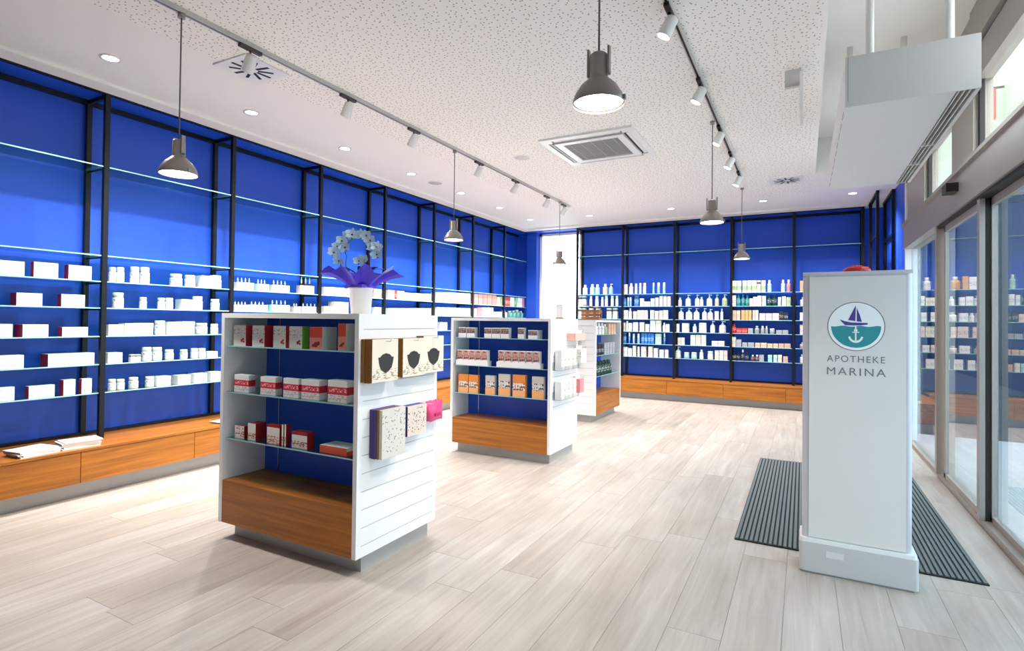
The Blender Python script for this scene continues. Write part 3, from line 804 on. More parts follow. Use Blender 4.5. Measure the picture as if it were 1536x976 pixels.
('G1',0,0,[(-3.213,0.095,0.03,0.079,'crimson_a'),(-3.093,0.076,0.078,0.106,'crimson_b'),(-2.891,0.116,0.03,0.118,'crimson_c'),(-2.807,0.016,0.03,0.127,'crimson_b'),(-2.783,0.014,0.03,0.129,'crimson_b'),(-2.659,0.133,0.055,0.097,'crimson_b'),(-2.382,0.216,0.03,0.038,'orange_flat')]),
('G2',0,2,[(-3.263,0.099,0.06,0.107,'photo'),(-3.156,0.101,0.06,0.106,'photo'),(-2.943,0.087,0.06,0.106,'photo'),(-2.843,0.099,0.06,0.107,'photo'),(-2.739,0.097,0.06,0.109,'photo'),(-2.55,0.07,0.055,0.112,'photo'),(-2.416,0.103,0.126,0.089,'photo')]),
('G2',0,1,[(-3.29,0.071,0.06,0.16,'faces'),(-3.212,0.07,0.06,0.161,'faces'),(-3.134,0.069,0.06,0.161,'faces'),(-3.057,0.068,0.06,0.161,'faces'),(-2.981,0.067,0.06,0.162,'faces'),(-2.778,0.073,0.06,0.169,'faces'),(-2.695,0.072,0.06,0.169,'faces'),(-2.613,0.071,0.06,0.17,'faces'),(-2.532,0.07,0.06,0.171,'faces'),(-2.452,0.069,0.06,0.171,'faces'),(-2.374,0.068,0.06,0.172,'faces')]),
('G2',0,0,[(-3.244,0.127,0.06,0.195,'orange_pack'),(-3.115,0.116,0.038,0.194,'orange_pack'),(-2.909,0.113,0.046,0.199,'grey_pack'),(-2.739,0.136,0.036,0.223,'grey_pack'),(-2.567,0.146,0.05,0.225,'orange_pack'),(-2.352,0.131,0.042,0.219,'grey_pack')]),
]
ROWN = ['lowest', 'second', 'third', 'fourth', 'fifth', 'sixth']
def rown(r):
    return ROWN[r] + ' shelf' + (' up' if r else '')
for side, bay, row, items in DATA:
    if side == 'B':
        n = f'{rown(row)}, back wall bay {ORD[bay - 1]} from corner window'
        for x, w, h, k, c in items:
            d = w if k in ('bottle', 'slim', 'jar', 'pump', 'white_capped') else min(w, .09)
            product(k, c, (x, 10.372 + d / 2 + random.uniform(0, .015), ZB[row]), 0, w * .96, d * .96, h, n, n)
    elif side == 'L':
        n = f'{rown(row)}, long wall bay {ORD[7 - bay]} from corner window'
        for it in items:
            y, w, h, k, c = it[:5]
            d = it[5] if len(it) > 5 else (w if k in ('bottle', 'jar', 'dark_topped') else min(w, .11))
            d = min(d, .2)
            if y + w / 2 > YW - .19:
                w = .09; y = YW - .238
            product(k, c, (-5.285 - d / 2, y, ZL[row]), math.pi / 2, w * .97, d, h, n, n)

# within a shelf, say so where one look-alike clearly differs in size
sets = {}
for o in COL.objects:
    if o.get('group') and o.name.split('.')[0] in ONAME.values():
        sets.setdefault(o['label'], []).append(o)
for lab, os_ in sets.items():
    if len(os_) < 2 or len(lab.split()) > 15 or 'dark top' in lab:
        continue
    done = set()
    for word, key, sign in (('tallest', 2, 1), ('widest', 0, 1), ('narrowest', 0, -1), ('shortest', 2, -1)):
        r = sorted((o for o in os_ if o not in done), key=lambda o: -sign * o.scale[key])
        if len(r) > 1 and abs(r[0].scale[key] - r[1].scale[key]) > .12 * r[1].scale[key]:
            r[0]['label'] = word + ' ' + lab
            done.add(r[0])

# corner shelving past the entrance (mostly seen in the door glass)
for r, z in enumerate(ZB):
    n = f'{rown(r)}, corner shelving past the entrance'
    y = 9.42
    while y < 10.05:
        w = random.choice((.07, .09, .11))
        product(random.choice(('box', 'box', 'jar')), random.choice(('white', 'white', 'cream')), (1.0, y + w / 2, z), -math.pi / 2, w, .07, random.uniform(.11, .18), n, n)
        y += w + random.choice((.01, .04))

TRAYS = [(4,3.826,0.201,0.091,0.123,4,'white'),
(4,4.045,0.145,0.089,0.121,3,'aqua'),
(4,4.282,0.226,0.091,0.125,4,'cream'),
(4,4.656,0.204,0.111,0.185,3,'blush'),
(3,3.79,0.177,0.073,0.093,4,'cream'),
(3,3.998,0.208,0.08,0.097,4,'cream'),
(3,4.279,0.251,0.09,0.124,4,'aqua'),
(3,4.51,0.089,0.075,0.098,2,'blush'),
(3,4.714,0.254,0.082,0.103,4,'blush')]
drop_me = MB().lathe([(.011, 0, 0), (.012, .004, 0), (.012, .055, 0), (.006, .063, 1), (.0075, .064, 1), (.0075, .088, 1), (.004, .09, 1), (.0035, .102, 1)], 10)
drop_me = drop_me.mesh('dropper_bottle', [mat('dark amber glass', '#4A2F28', 0.2), mat('dropper cap', '#C9C4C4', 0.4)])
TN = {'white': 'white', 'aqua': 'pale aqua', 'cream': 'cream', 'blush': 'pale pink'}
for row, y, w, h, hb, n, c in TRAYS:
    cm_ = mat('pack ' + c, PAL[c], .45)
    d = .075
    t = tag(empty('display_tray', (-5.285 - d / 2, y, ZL[row]), math.pi / 2), f'{TN[c]} card dropper tray, {rown(row)}, long wall bay sixth from corner window',
            'display tray', 'card trays of dropper bottles')
    pr = print_mat('printed tray ' + c, PAL[c], '#A8A0A8', .2, .8, .55, 9, 8)
    h2 = h * .9
    bx('front_panel', [cm_, pr], -w / 2, w / 2, -d / 2, -d / 2 + .003, 0, h2, t, {'-y': 1})
    bx('floor_panel', cm_, -w / 2, w / 2, -d / 2 + .003, d / 2, 0, .003, t)
    bx('rear_panel', cm_, -w / 2, w / 2, d / 2 - .003, d / 2, .003, h2, t)
    for s in (-1, 1):
        bx('side_panel', cm_, *sorted((s * w / 2, s * (w / 2 - .003))), -d / 2 + .003, d / 2 - .003, .003, h2, t)
    pitch = (w - .02) / n
    sc_ = max(hb * 1.08, h2 + .035) / .102
    for i in range(n):
        o = place('dropper_bottle', drop_me, None, (-5.285 - d / 2, y - w / 2 + .01 + pitch * (i + .5), ZL[row] + .003), 0, (min(1.2, pitch / .026), min(1.2, pitch / .026), sc_ - .03))
        tag(o, f'amber dropper bottle in {TN[c]} tray, {rown(row)}, long wall bay sixth from window', 'bottle', f'dropper bottles in {TN[c]} trays, {rown(row)}')

# ------------------------------------------------------------------ packs on the gondolas
P_RED = mat('pack bright red', '#D5303C', 0.45)
P_CRIM = mat('pack crimson', '#9E1B22', 0.45)
P_ORG = mat('pack red orange', '#E8583C', 0.45)
P_WHITE = MATS['pack white']
P_GREY = mat('pack off white card', '#E6E3DD', 0.5)
P_GREEN = mat('pack lime green', '#7DBB3C', 0.45)
P_BERRY = mat('pack berry print', '#A8322E', 0.5)
def gpack(kind, w, d, h):
    b = MB()
    H = lambda a0, a1, mi, f=None: b.box(-w / 2, w / 2, -d / 2, d / 2, a0 * h, a1 * h, mi, f)
    if kind in ('berry', 'berry_green'):
        H(0, 1, 0, {'-y': 1, '+x': 2})
        n = 9                       # fruit printed low on the front
        for cx, cz, r in ((.18, .25, .09), (.30, .33, .07), (.34, .2, .06)):
            b.prism([(w * cx + r * w * math.cos(-2 * math.pi * i / n * -1), h * cz + r * w * math.sin(2 * math.pi * i / n)) for i in range(n)], -d / 2 - .0012, -d / 2 + .001, 3)
        return b, [P_GREY, print_mat('printed off white card', '#E6E3DD', '#B5AFA8', .45, .85, .58, 6, 14), P_RED if kind == 'berry' else P_GREEN, P_BERRY]
    if kind == 'orange_front':
        H(0, .52, 0, {'-y': 1}); H(.52, 1, 0, {'-y': 2})
        n = 9
        for cx, cz, r in ((0, .2, .16), (.2, .26, .12), (-.2, .16, .1)):
            b.prism([(w * cx + r * w * math.cos(2 * math.pi * i / n), h * cz + r * w * math.sin(2 * math.pi * i / n)) for i in range(n)], -d / 2 - .0012, -d / 2 + .001, 3)
        return b, [P_WHITE, mat('pack salmon', '#F0A08A', .5), P_ORG, P_BERRY]
    if kind == 'red_band':
        H(0, .34, 0, {'-y': 2}); H(.34, .70, 1, {'-y': 3}); H(.70, 1, 0)
        return b, [P_WHITE, P_RED, print_mat('printed lower white pack', '#F2F0EE', '#D8A9AC', .05, .3, .55, 7, 20), print_mat('printed red band', '#DC3A46', '#F5C9CC', .46, .62, .52, 8, 12)]
    if kind == 'crimson_a':
        H(0, 1, 0, {'+x': 1, '+z': 1})
        return b, [print_mat('printed white and crimson pack', '#EEE6E2', '#A83A3C', .1, .95, .56, 5, 7), P_CRIM]
    if kind == 'crimson_b':
        H(0, .45, 1, {'-y': 2}); H(.45, .80, 1, {'-y': 0}); H(.80, 1, 1, {'-y': 0 if w < .1 else 1})
        return b, [mat('pack off white', '#EDE7E2', .5), P_CRIM, print_mat('printed lower crimson pack', '#E8D9D2', '#B0504E', .1, .45, .53, 6, 10)]
    if kind == 'crimson_c':
        H(0, .42, 0, {'-y': 1, '+x': 2}); H(.42, .85, 0, {'-y': 0, '+x': 2}); H(.85, 1, 2)
        return b, [mat('pack off white', '#EDE7E2', .5), print_mat('printed rosy pack', '#D98A80', '#F0E0DA', .0, .45, .52, 5, 9), P_CRIM]
    if kind == 'orange_flat':
        H(0, .55, 1); H(.55, 1, 0, {'-y': 1})
        return b, [mat('pack off white', '#EDE7E2', .5), P_ORG]
    if kind == 'photo':
        H(0, .42, 0); H(.42, .9, 0, {'-y': 1}); H(.9, 1, 0)
        return b, [P_WHITE, print_mat('brown portrait print', '#A98D7E', '#5D4A45', .0, 1, .5, 5, 6)]
    if kind == 'faces':
        H(0, .35, 0); H(.35, .95, 0, {'-y': 1}); H(.95, 1, 0)
        return b, [P_WHITE, print_mat('pink portrait print', '#D59C90', '#6E4B48', .3, 1, .52, 4, 6)]
    if kind == 'orange_pack':
        H(0, .3, 0, {'-y': 2}); H(.3, .62, 0, {'-y': 1}); H(.62, 1, 0)
        return b, [mat('pack warm orange', '#DF8A40', .5), print_mat('figure print on orange', '#E9D9C8', '#7A5A48', .3, .65, .52, 6, 8), mat('pack light orange', '#F0AE72', .5)]
    if kind == 'grey_pack':
        H(0, .35, 0, {'-y': 2}); H(.35, .68, 0, {'-y': 1}); H(.68, 1, 0)
        return b, [mat('pack warm grey', '#C9C2B8', .5), print_mat('figure print on grey', '#D9D3CA', '#4E4A45', .3, .7, .54, 6, 8), mat('pack light orange', '#F0AE72', .5)]
    H(0, 1, 0)
    return b, [MATS['pack cream']]
GP = {'berry': 'white and red carton printed with berries', 'berry_green': 'pale carton with berry print and green side', 'orange_front': 'white carton with orange fruit front',
      'red_band': 'white carton with broad red band', 'crimson_a': 'small white and crimson carton', 'crimson_b': 'crimson and white carton', 'crimson_c': 'rosy carton with crimson lid band',
      'orange_flat': 'flat red orange carton lying down', 'photo': 'white carton with brown portrait print', 'faces': 'slim white carton with pink portrait print',
      'orange_pack': 'tall orange carton with figure print', 'grey_pack': 'tall grey carton with figure print'}
GZ = [.646, .945, 1.243]
GROW = ['lowest', 'middle', 'top']
for side, bay, row, items in DATA:
    if side not in ('G1', 'G2'):
        continue
    yf = 2.30 if side == 'G1' else 4.98
    who = 'orchid gondola' if side == 'G1' else 'middle gondola'
    cache = {}
    for x, w, d, h, k in items:
        if k == 'cream':
            continue
        d = max(d, .03)
        yy = yf + d / 2
        if k == 'orange_flat':
            d, h = .12, .042; yy = yf + .06
        if k == 'faces':
            zt = .006
        else:
            zt = 0
        b, ms = gpack(k, w * .985, d, h - zt)
        o = b.build('product_carton', ms, None, (x, yy, GZ[row] + zt))
        big = ' the wider one,' if (k == 'crimson_b' and w > .1) else (' thin,' if (k == 'crimson_b' and w < .03) else '')
        if k == 'orange_front':
            big = ' narrow and tall,' if w < .08 else ' broad,'
        if k == 'berry' and d < .04:
            big = ' the flattest,'
        if k == 'photo' and d > .1:
            big = ' the lowest,'
        tag(o, f'{GP[k]},{big} {GROW[row]} glass shelf of the {who}', 'carton', f'{GP[k].split(" ")[0]} cartons, {GROW[row]} shelf of the {who}')
# shallow white card trays under the portrait cartons
for (a, b_, lab) in ((-3.335, -2.94, 'five'), (-2.825, -2.33, 'six')):
    t = tag(empty('carton_tray', ((a + b_) / 2, 4.975, .945)), f'shallow white card tray holding {lab} portrait cartons, middle gondola', 'display tray', 'white card trays on middle gondola')
    w = b_ - a
    bx('tray_floor', P_WHITE, -w / 2, w / 2, 0, .08, 0, .005, t)
    bx('tray_front', P_WHITE, -w / 2, w / 2, -.004, 0.002, 0, .052, t)
    for s in (-1, 1):
        bx('tray_side', P_WHITE, *sorted((s * w / 2, s * (w / 2 + .003))), -.004, .08, 0, .052, t)

# packs on the shelf side of the crate gondola (its shelf side looks to +x)
def g3pack(kind, color, y, w, d, h, z, label):
    o = place(ONAME[kind], product_mesh(kind, color), None, (-2.60 - d / 2, y, z), math.pi / 2, (w, d, h))
    tag(o, label + ' glass shelf of the crate gondola', CAT[kind], f'{label} shelf of the crate gondola')
for i, y in enumerate((7.50, 7.64, 7.78)):
    g3pack('bottle', 'white', y, .08, .08, .17, 1.243, 'white bottle with cap, top')
g3pack('bottle', 'sage', 7.92, .09, .09, .15, 1.243, 'sage bottle with cap, top')
for y in (8.05, 8.18, 8.30):
    g3pack('box', 'peach', y, .10, .08, .16, 1.243, 'peach carton, top')
for y in (7.48, 7.60, 7.72):
    g3pack('box', 'charcoal', y, .10, .09, .15, .945, 'charcoal carton, middle')
for y in (7.86, 7.99, 8.12, 8.25):
    g3pack('box', 'silver', y, .11, .09, .17, .945, 'silver carton, middle')
for y in (7.46, 7.60, 7.74, 7.88, 8.02, 8.16):
    g3pack('bottle', 'bottle_green', y, .12, .12, .20, .646, 'dark green bottle, lowest')

# ------------------------------------------------------------------ things hanging on the slatted ends
KRAFT = mat('brown kraft card', '#9A6A2C', 0.7)
CARD = print_mat('cream card with small print', '#EADFCB', '#B39F84', .05, .30, .55, 7, 22)
CARD_P = mat('cream card', '#EADFCB', 0.6)
MASKB = mat('black mask print', '#33302F', 0.6)
def hook(t, x0, x1, y, z):
    MB().tube([(x0, y, z), (x1, y, z), (x1 + .004, y, z + .012)], .0025, 6).build('hook', CHROME, t)
def mask_pack(y0, y1, z0, z1, x0, x1, label):
    """stack of cards on a hook, front card to +x with a dark face-mask printed on it"""
    yc, w, h = (y0 + y1) / 2, y1 - y0, z1 - z0
    t = tag(empty('mask_pack', (x0, yc, z0)), label, 'hanging pack', 'face mask card packs on the orchid gondola')
    n = max(3, int((x1 - x0) / .012))
    for i in range(n):
        a = (x1 - x0) / n
        dy = random.uniform(-.004, .004)
        front = i == n - 1
        bx('card', [CARD if front else KRAFT, KRAFT], i * a, (i + 1) * a - .002, -w / 2 + dy, w / 2 + dy, random.uniform(0, .006), h, t, {'-y': 1, '-z': 1})
    xf = (x1 - x0) + .0005
    k = w / .21
    pts = [(-.062, .150), (-.048, .150), (-.03, .165), (0, .172), (.03, .165), (.048, .150), (.062, .150), (.056, .12), (.045, .09), (.02, .07), (0, .063), (-.02, .07), (-.045, .09), (-.056, .12)]
    b = MB()
    m_ = len(pts)
    zs = h / .24
    b.v += [(xf, y * k, (z - .01) * zs) for y, z in pts] + [(xf - .002, y * k, (z - .01) * zs) for y, z in pts]
    b.f.append(tuple(range(m_))); b.m.append(0); b.sm.append(False)
    for i in range(m_):
        j = (i + 1) % m_
        b.f.append((i, m_ + i, m_ + j, j)); b.m.append(0); b.sm.append(False)
    b.build('printed_mask', MASKB, t)
    hook(t, -.012, x1 - x0 + .03, 0, h - .012)
    return t
mask_pack(2.268, 2.482, 1.070, 1.312, -2.148, -2.062, 'thick kraft pack with black face mask on front card, nearest orchid gondola front edge')
mask_pack(2.535, 2.742, 1.078, 1.311, -2.148, -2.075, 'kraft pack with black face mask, between two other mask packs on orchid gondola')
mask_pack(2.752, 2.968, 1.084, 1.321, -2.148, -2.090, 'kraft pack with black face mask at the rear edge of the orchid gondola')

def card_stack(name, y0, y1, z0, z1, x0, x1, n, mats, fmat, label, cat, lean=0.0):
    t = tag(empty(name, (x0, (y0 + y1) / 2, z0)), label, cat, 'flat packs hanging on the orchid gondola')
    w, a = y1 - y0, (x1 - x0) / n
    for i in range(n):
        dy = random.uniform(-.003, .003)
        bx('pack', [mats[i % len(mats)] if i < n - 1 else fmat, mats[i % len(mats)]], i * a, (i + 1) * a - .0015, -w / 2 + dy, w / 2 + dy, random.uniform(0, .005), z1 - z0, t, {'-y': 1})
    hook(t, -.012, x1 - x0 + .03, 0, z1 - z0 - .012)
PURP = mat('purple card', '#46307A', 0.5)
card_stack('flat_pack', 2.345, 2.545, .640, .915, -2.148, -2.055, 7, [PURP, PURP, PURP, PURP, KRAFT, CARD_P, CARD_P],
           print_mat('cream card with scattered print', '#DDD6CA', '#77747F', .1, .9, .64, 12, 18), 'purple and cream flat packs hanging on lower hook of the orchid gondola', 'hanging pack')
card_stack('flat_pack', 2.60, 2.785, .715, .900, -2.148, -2.085, 4, [PURP, PURP], print_mat('cream card with brown script', '#E3D3C3', '#8C6E66', .1, .9, .61, 10, 14),
           'cream card pack with purple back hanging beside the pink pouch', 'hanging pack')
# pink pouch
t = tag(empty('pink_pouch', (-2.148, 2.90, .775)), 'bright pink soft pouch hanging at rear edge of the orchid gondola', 'pouch')
pb = MB()
nseg, nrow = 10, 6
for j in range(nrow + 1):
    v = j / nrow
    for i in range(nseg):
        a = 2 * math.pi * i / nseg
        bulge = math.sin(math.pi * min(max(v, .06), .97)) ** .5
        pb.v.append((.035 + .034 * bulge * math.cos(a), .092 * (0.86 + .14 * bulge) * math.sin(a) + .008 * math.sin(5 * v + i), v * .125 + .006 * math.sin(3 * a)))
for j in range(nrow):
    for i in range(nseg):
        i2 = (i + 1) % nseg
        pb.f.append((j * nseg + i, j * nseg + i2, (j + 1) * nseg + i2, (j + 1) * nseg + i)); pb.m.append(0); pb.sm.append(True)
pb.f.append(tuple(reversed(range(nseg)))); pb.m.append(0); pb.sm.append(False)
pb.f.append(tuple(nrow * nseg + i for i in range(nseg))); pb.m.append(0); pb.sm.append(False)
pb.build('pouch_body', mat('bright pink vinyl', '#EE4C86', 0.3), t)
bx('pouch_label', mat('magenta label', '#C42660', 0.4), .064, .0705, -.03, .03, .03, .05, t)
hook(t, -.012, .06, 0, .122)

# middle gondola, right end: acrylic trays with white packs, salmon and pink packs
for z in (.935, .640):
    t = tag(empty('acrylic_ledge', (-2.2, 5.235, z)), f'clear acrylic ledge on slatted end of middle gondola, {"upper" if z > .8 else "lower"} one', 'ledge', 'acrylic ledges on the middle gondola')
    bx('ledge_floor', ACRYL, 0, .10, -.25, .25, 0, .004, t)
    bx('ledge_lip', ACRYL, .096, .10, -.25, .25, .004, .04, t)
    bx('ledge_back', ACRYL, 0, .004, -.25, .25, .004, .08, t)
    nm = 'upper' if z > .8 else 'lower'
    for i in range(4):
        o = place('medicine_carton', product_mesh('box', 'white' if i % 2 == 0 else 'cream'), None, (-2.150, 5.07 + i * .105, z + .004), math.pi / 2, (.09, .07, .20 if z > .8 else .18))
        tag(o, f'{"white" if i % 2 == 0 else "cream"} carton on the {nm} acrylic ledge of middle gondola', 'carton', f'cartons on the {nm} acrylic ledge')
def hang_simple(name, y0, y1, z0, z1, x0, x1, m, label, edge=None):
    t = tag(empty(name, (x0, (y0 + y1) / 2, z0)), label, 'hanging pack')
    w, h = y1 - y0, z1 - z0
    bx('pack_body', [m, edge or m], 0, x1 - x0, -w / 2, w / 2, 0, h - .03, t, {'-y': 1})
    bx('header_card', P_WHITE, (x1 - x0) / 2 - .002, (x1 - x0) / 2 + .002, -w / 2, w / 2, h - .03, h, t)
    hook(t, -.01, x1 - x0 + .02, 0, h - .012)
hang_simple('salmon_pack', 5.36, 5.66, 1.225, 1.33, -2.2, -2.10, mat('pale salmon pack', '#F2B5A4', .5), 'pale salmon pack hanging high on slatted end of middle gondola')
hang_simple('white_pack', 5.50, 5.66, .985, 1.16, -2.2, -2.09, print_mat('white pack small print', '#F2F0EC', '#9A9590', .1, .9, .62, 6, 8), 'white printed pack hanging at rear edge of middle gondola')
hang_simple('pink_pack', 5.50, 5.62, .665, .84, -2.2, -2.10, mat('soft pink pack', '#EE8E93', .45), 'soft pink pack hanging low at rear edge of middle gondola')
# slatted end of the crate gondola
for i, (x, z, c, lab) in enumerate(((-3.05, 1.12, '#F1EEE9', 'upper white'), (-2.82, 1.08, '#ECE7DF', 'upper cream'), (-2.86, .78, '#E9EFE9', 'lower pale green'))):
    t = tag(empty('blister_pack', (x, 7.335, z)), f'{lab} blister pack hanging on slatted end of crate gondola', 'hanging pack', 'blister packs on the crate gondola')
    m = print_mat(f'blister card {i}', c, '#A9A5A0', .1, .9, .58, 5, 9)
    bx('backing_card', m, -.06, .06, -.045, -.040, 0, .20, t)
    bx('blister', ACRYL, -.045, .045, -.062, -.045, .02, .13, t)
    MB().tube([(0, .01, .188), (0, -.075, .188)], .0025, 6).build('hook', CHROME, t)

# crate on the far gondola: open wooden box with a tilted lid
t = tag(empty('wooden_crate', (-2.74, 7.63, GH), .12), 'small brown wooden crate standing on top of the far gondola', 'crate')
for i in range(3):
    for s in (-1, 1):
        bx('side_slat', CRATE, -.13, .13, *sorted((s * .10, s * .088)), .005 + i * .05, .048 + i * .05, t)
        bx('end_slat', CRATE, *sorted((s * .13, s * .118)), -.088, .088, .005 + i * .05, .048 + i * .05, t)
bx('crate_floor', CRATE, -.118, .118, -.088, .088, .0, .012, t)
for sx in (-1, 1):
    for sy in (-1, 1):
        bx('corner_post', CRATE, *sorted((sx * .118, sx * .104)), *sorted((sy * .088, sy * .074)), .012, .155, t)
ld = bx('lid', CRATE, -.135, .10, -.10, .10, 0, .012, t)
ld.location = (0.02, 0, .156); ld.rotation_euler = (0, .22, 0); ld.location.z = .184
bx('latch', BLACK, .128, .138, -.03, .03, .04, .09, t)

# small white desk sign on the middle gondola
t = tag(empty('table_sign', (-2.27, 5.32, GH), .3), 'small white table sign with wooden foot on the middle gondola', 'sign')
cbox('foot', CRATE, .10, .045, .012, t)
cbox('card', mat('white sign card', '#F4F2EE', .5), .075, .006, .145, t, (0, 0, .010))

# ================================================================== ORCHID
t = tag(empty('potted_orchid', (-2.466, 2.595, GH)), 'pale blue orchid arch in purple wrap and white pot on gondola', 'plant')
vd = Vector((0.882, 0.470, 0)); fd = Vector((0.47, -0.882, 0))      # across and towards the room
MB().lathe([(.058, 0), (.060, .004), (.074, .158), (.079, .160), (.079, .168), (.072, .168), (.066, .145)], 24, caps=False).lathe([(.0, .003), (.058, .003)], 24, caps=False).lathe([(.0, .146), (.067, .146)], 24, caps=False).build('pot', mat('white ceramic', '#F3F0E9', .3), t)
wr = MB()
nw = 36
PURPLE = mat('purple wrapping paper', '#3F20C8', 0.45)
rows = [(.070, .150), (.066, .175), (.105, .215), (.150, .250), (.200, .275)]
for j, (r, z) in enumerate(rows):
    for i in range(nw):
        a = 2 * math.pi * i / nw
        wv = (1 + .16 * (j / 4) * math.cos(9 * a)) * (1 + .18 * (j / 4) * math.cos(2 * (a - math.atan2(vd.y, vd.x))))
        wr.v.append((r * wv * math.cos(a), r * wv * math.sin(a), z + (j / 4) * .030 * math.sin(7 * a)))
for j in range(len(rows) - 1):
    for i in range(nw):
        i2 = (i + 1) % nw
        wr.f.append((j * nw + i, j * nw + i2, (j + 1) * nw + i2, (j + 1) * nw + i)); wr.m.append(0); wr.sm.append(False)
wr.build('wrapping_paper', PURPLE, t)
bx('ribbon', mat('violet ribbon', '#6A4ED6', .35), -.069, .069, -.069, .069, .166, .186, t)
# arching stem
arc = []
for i in range(17):
    a = math.radians(205 - 230 * i / 16)
    arc.append(Vector((0, 0, .405)) + vd * .105 * math.cos(a) + Vector((0, 0, 1)) * .085 * math.sin(a))
arc = [Vector((0, 0, .15)), Vector((0, 0, .24)) - vd * .06, Vector((0, 0, .31)) - vd * .10] + arc
MB().tube(arc, .0035, 8).build('stem', mat('green stem', '#4C7A3A', .5), t)
def flower_mesh():
    b = MB()
    def petal(ang, ln, wd, mi=0, curve=.012):
        n = 5
        left, right = [], []
        ca, sa = math.cos(ang), math.sin(ang)
        k = len(b.v)
        for i in range(n + 1):
            u = i / n
            hw = wd * math.sin(math.pi * (0.12 + .84 * u)) * .5
            x = ln * u
            yy = -curve * u * u * 1.2
            for s in (-1, 1):
                b.v.append((x * ca - s * hw * sa, yy - .002 * (mi == 0), x * sa + s * hw * ca))
        for i in range(n):
            q = k + 2 * i
            b.f.append((q, q + 1, q + 3, q + 2)); b.m.append(mi); b.sm.append(True)
    for a in (90, 215, 325):
        petal(math.radians(a), .034, .024)
    for a in (15, 165):
        petal(math.radians(a), .036, .040)
    petal(math.radians(270), .020, .014, 1, -.012)
    b.lathe([(.005, -.004, 1), (.006, .002, 1), (.003, .006, 1)], 8)
    return b.mesh('flower', [mat('pale blue orchid petals', '#D6EAF8', .45), mat('indigo orchid throat', '#2A2F8C', .5)])
fm = flower_mesh()
rz = math.atan2(vd.y, vd.x)
for px, pz, tilt in ((.0, .50, 0), (-.085, .495, .3), (-.150, .425, .2), (-.100, .42, -.3), (.075, .42, .4), (-.165, .385, .5), (.100, .378, -.2), (-.140, .335, .2), (.035, .495, -.3),
                     (-.055, .50, .2), (-.12, .46, .4), (.06, .465, -.4), (.10, .425, .3), (-.012, .335, .1), (.018, .34, -.5)):
    o = place('flower', fm, t, tuple(Vector((0, 0, pz)) + vd * px + fd * (.012 + random.uniform(0, .02))), rz + tilt * .5)
    o.rotation_euler = (random.uniform(-.25, .2), tilt, rz + tilt * .4)
    s = random.uniform(.95, 1.2); o.scale = (s, s, s)
lf = MB()
for i in range(7):
    u = i / 6
    hw = .026 * math.sin(math.pi * (.1 + .86 * u))
    for s in (-1, 1):
        lf.v.append((.18 * u, s * hw, .06 * math.sin(2.2 * u)))
for i in range(6):
    lf.f.append((2 * i, 2 * i + 1, 2 * i + 3, 2 * i + 2)); lf.m.append(0); lf.sm.append(True)
lfm = lf.mesh('leaf', mat('orchid leaf', '#3F7A44', .4))
for a in (.35, 2.9, 3.6, -.5, 5.0):
    place('leaf', lfm, t, (0, 0, .235), rz + a)

# ================================================================== TOTEM WITH THE PHARMACY SIGN
def rrect(x0, x1, y0, y1, r, n=6):
    pts = []
    for cx, cy, a0 in ((x1 - r, y1 - r, 0), (x0 + r, y1 - r, 90), (x0 + r, y0 + r, 180), (x1 - r, y0 + r, 270)):
        for i in range(n + 1):
            a = math.radians(a0 + 90 * i / n)
            pts.append((cx + r * math.cos(a), cy + r * math.sin(a)))
    return pts
def vprism(pts, z0, z1, mi=0, b=None):
    b = b or MB()
    k, n = len(b.v), len(pts)
    b.v += [(x, y, z0) for x, y in pts] + [(x, y, z1) for x, y in pts]
    b.f.append(tuple(k + i for i in reversed(range(n)))); b.m.append(mi); b.sm.append(False)
    b.f.append(tuple(k + n + i for i in range(n))); b.m.append(mi); b.sm.append(False)
    for i in range(n):
        j = (i + 1) % n
        b.f.append((k + i, k + j, k + n + j, k + n + i)); b.m.append(mi); b.sm.append(False)
    return b
tt = tag(empty('totem_sign', (0.26, 3.69, 0)), 'tall white totem with sailing boat logo standing on grey foot', 'totem')
vprism(rrect(-.262, .262, -.075, .075, .022), .19, 1.722).build('body', mat('pale grey aluminium', '#CBCAD0', .35, metal=.2), tt)
bx('front_panel', mat('white totem panel', '#DEDAD6', .4), -.228, .232, -.082, -.074, .20, 1.695, tt)
bx('top_cap', mat('pale grey aluminium', '#CBCAD0', .35, metal=.2), -.262, .262, -.078, .075, 1.705, 1.724, tt)
vprism(rrect(-.276, .288, -.105, .115, .02), 0.012, .175).build('foot', mat('light grey foot', '#C4C3C2', .4), tt)
vprism(rrect(-.27, .28, -.095, .105, .02), 0.0, .012).build('foot_recess', GREY, tt)
vprism(rrect(-.272, .282, -.10, .11, .02), .175, .195).build('foot_lip', SATIN, tt)
bx('foot_label', mat('pale sticker', '#DAD9D7', .4), -.14, -.055, -.1075, -.105, .105, .14, tt)
LY = -.082
lc = (0.0, 1.413)
def decal(name, pts, m, depth=.0016):
    return MB().prism([(lc[0] + x, lc[1] + z) for x, z in pts], LY - depth, LY + .0005).build(name, m, tt)
INK = mat('grey lettering', '#77777C', .5)
TEALP = mat('teal logo print', '#2A8F96', .5)
PURPP = mat('purple logo print', '#4C3C90', .5)
LW = mat('white logo print', '#F2F6F5', .5)
ring = MB()
nr = 48
for ri, ro, yy in ((.1335, .138, 0),):
    for i in range(nr):
        a0, a1 = 2 * math.pi * i / nr, 2 * math.pi * (i + 1) / nr
        ring.quad([(lc[0] + r * math.cos(a), LY - .001, lc[1] + r * math.sin(a)) for r, a in ((ri, a0), (ro, a0), (ro, a1), (ri, a1))])
ring.build('logo_ring', INK, tt)
decal('logo_disc', [(.1335 * math.cos(2 * math.pi * i / nr), .1335 * math.sin(2 * math.pi * i / nr)) for i in range(nr)], LW, .0006)
wave = [(x / 100 * 1.18, .001 + .003 * math.sin(x * .9)) for x in range(10, -11, -1)]
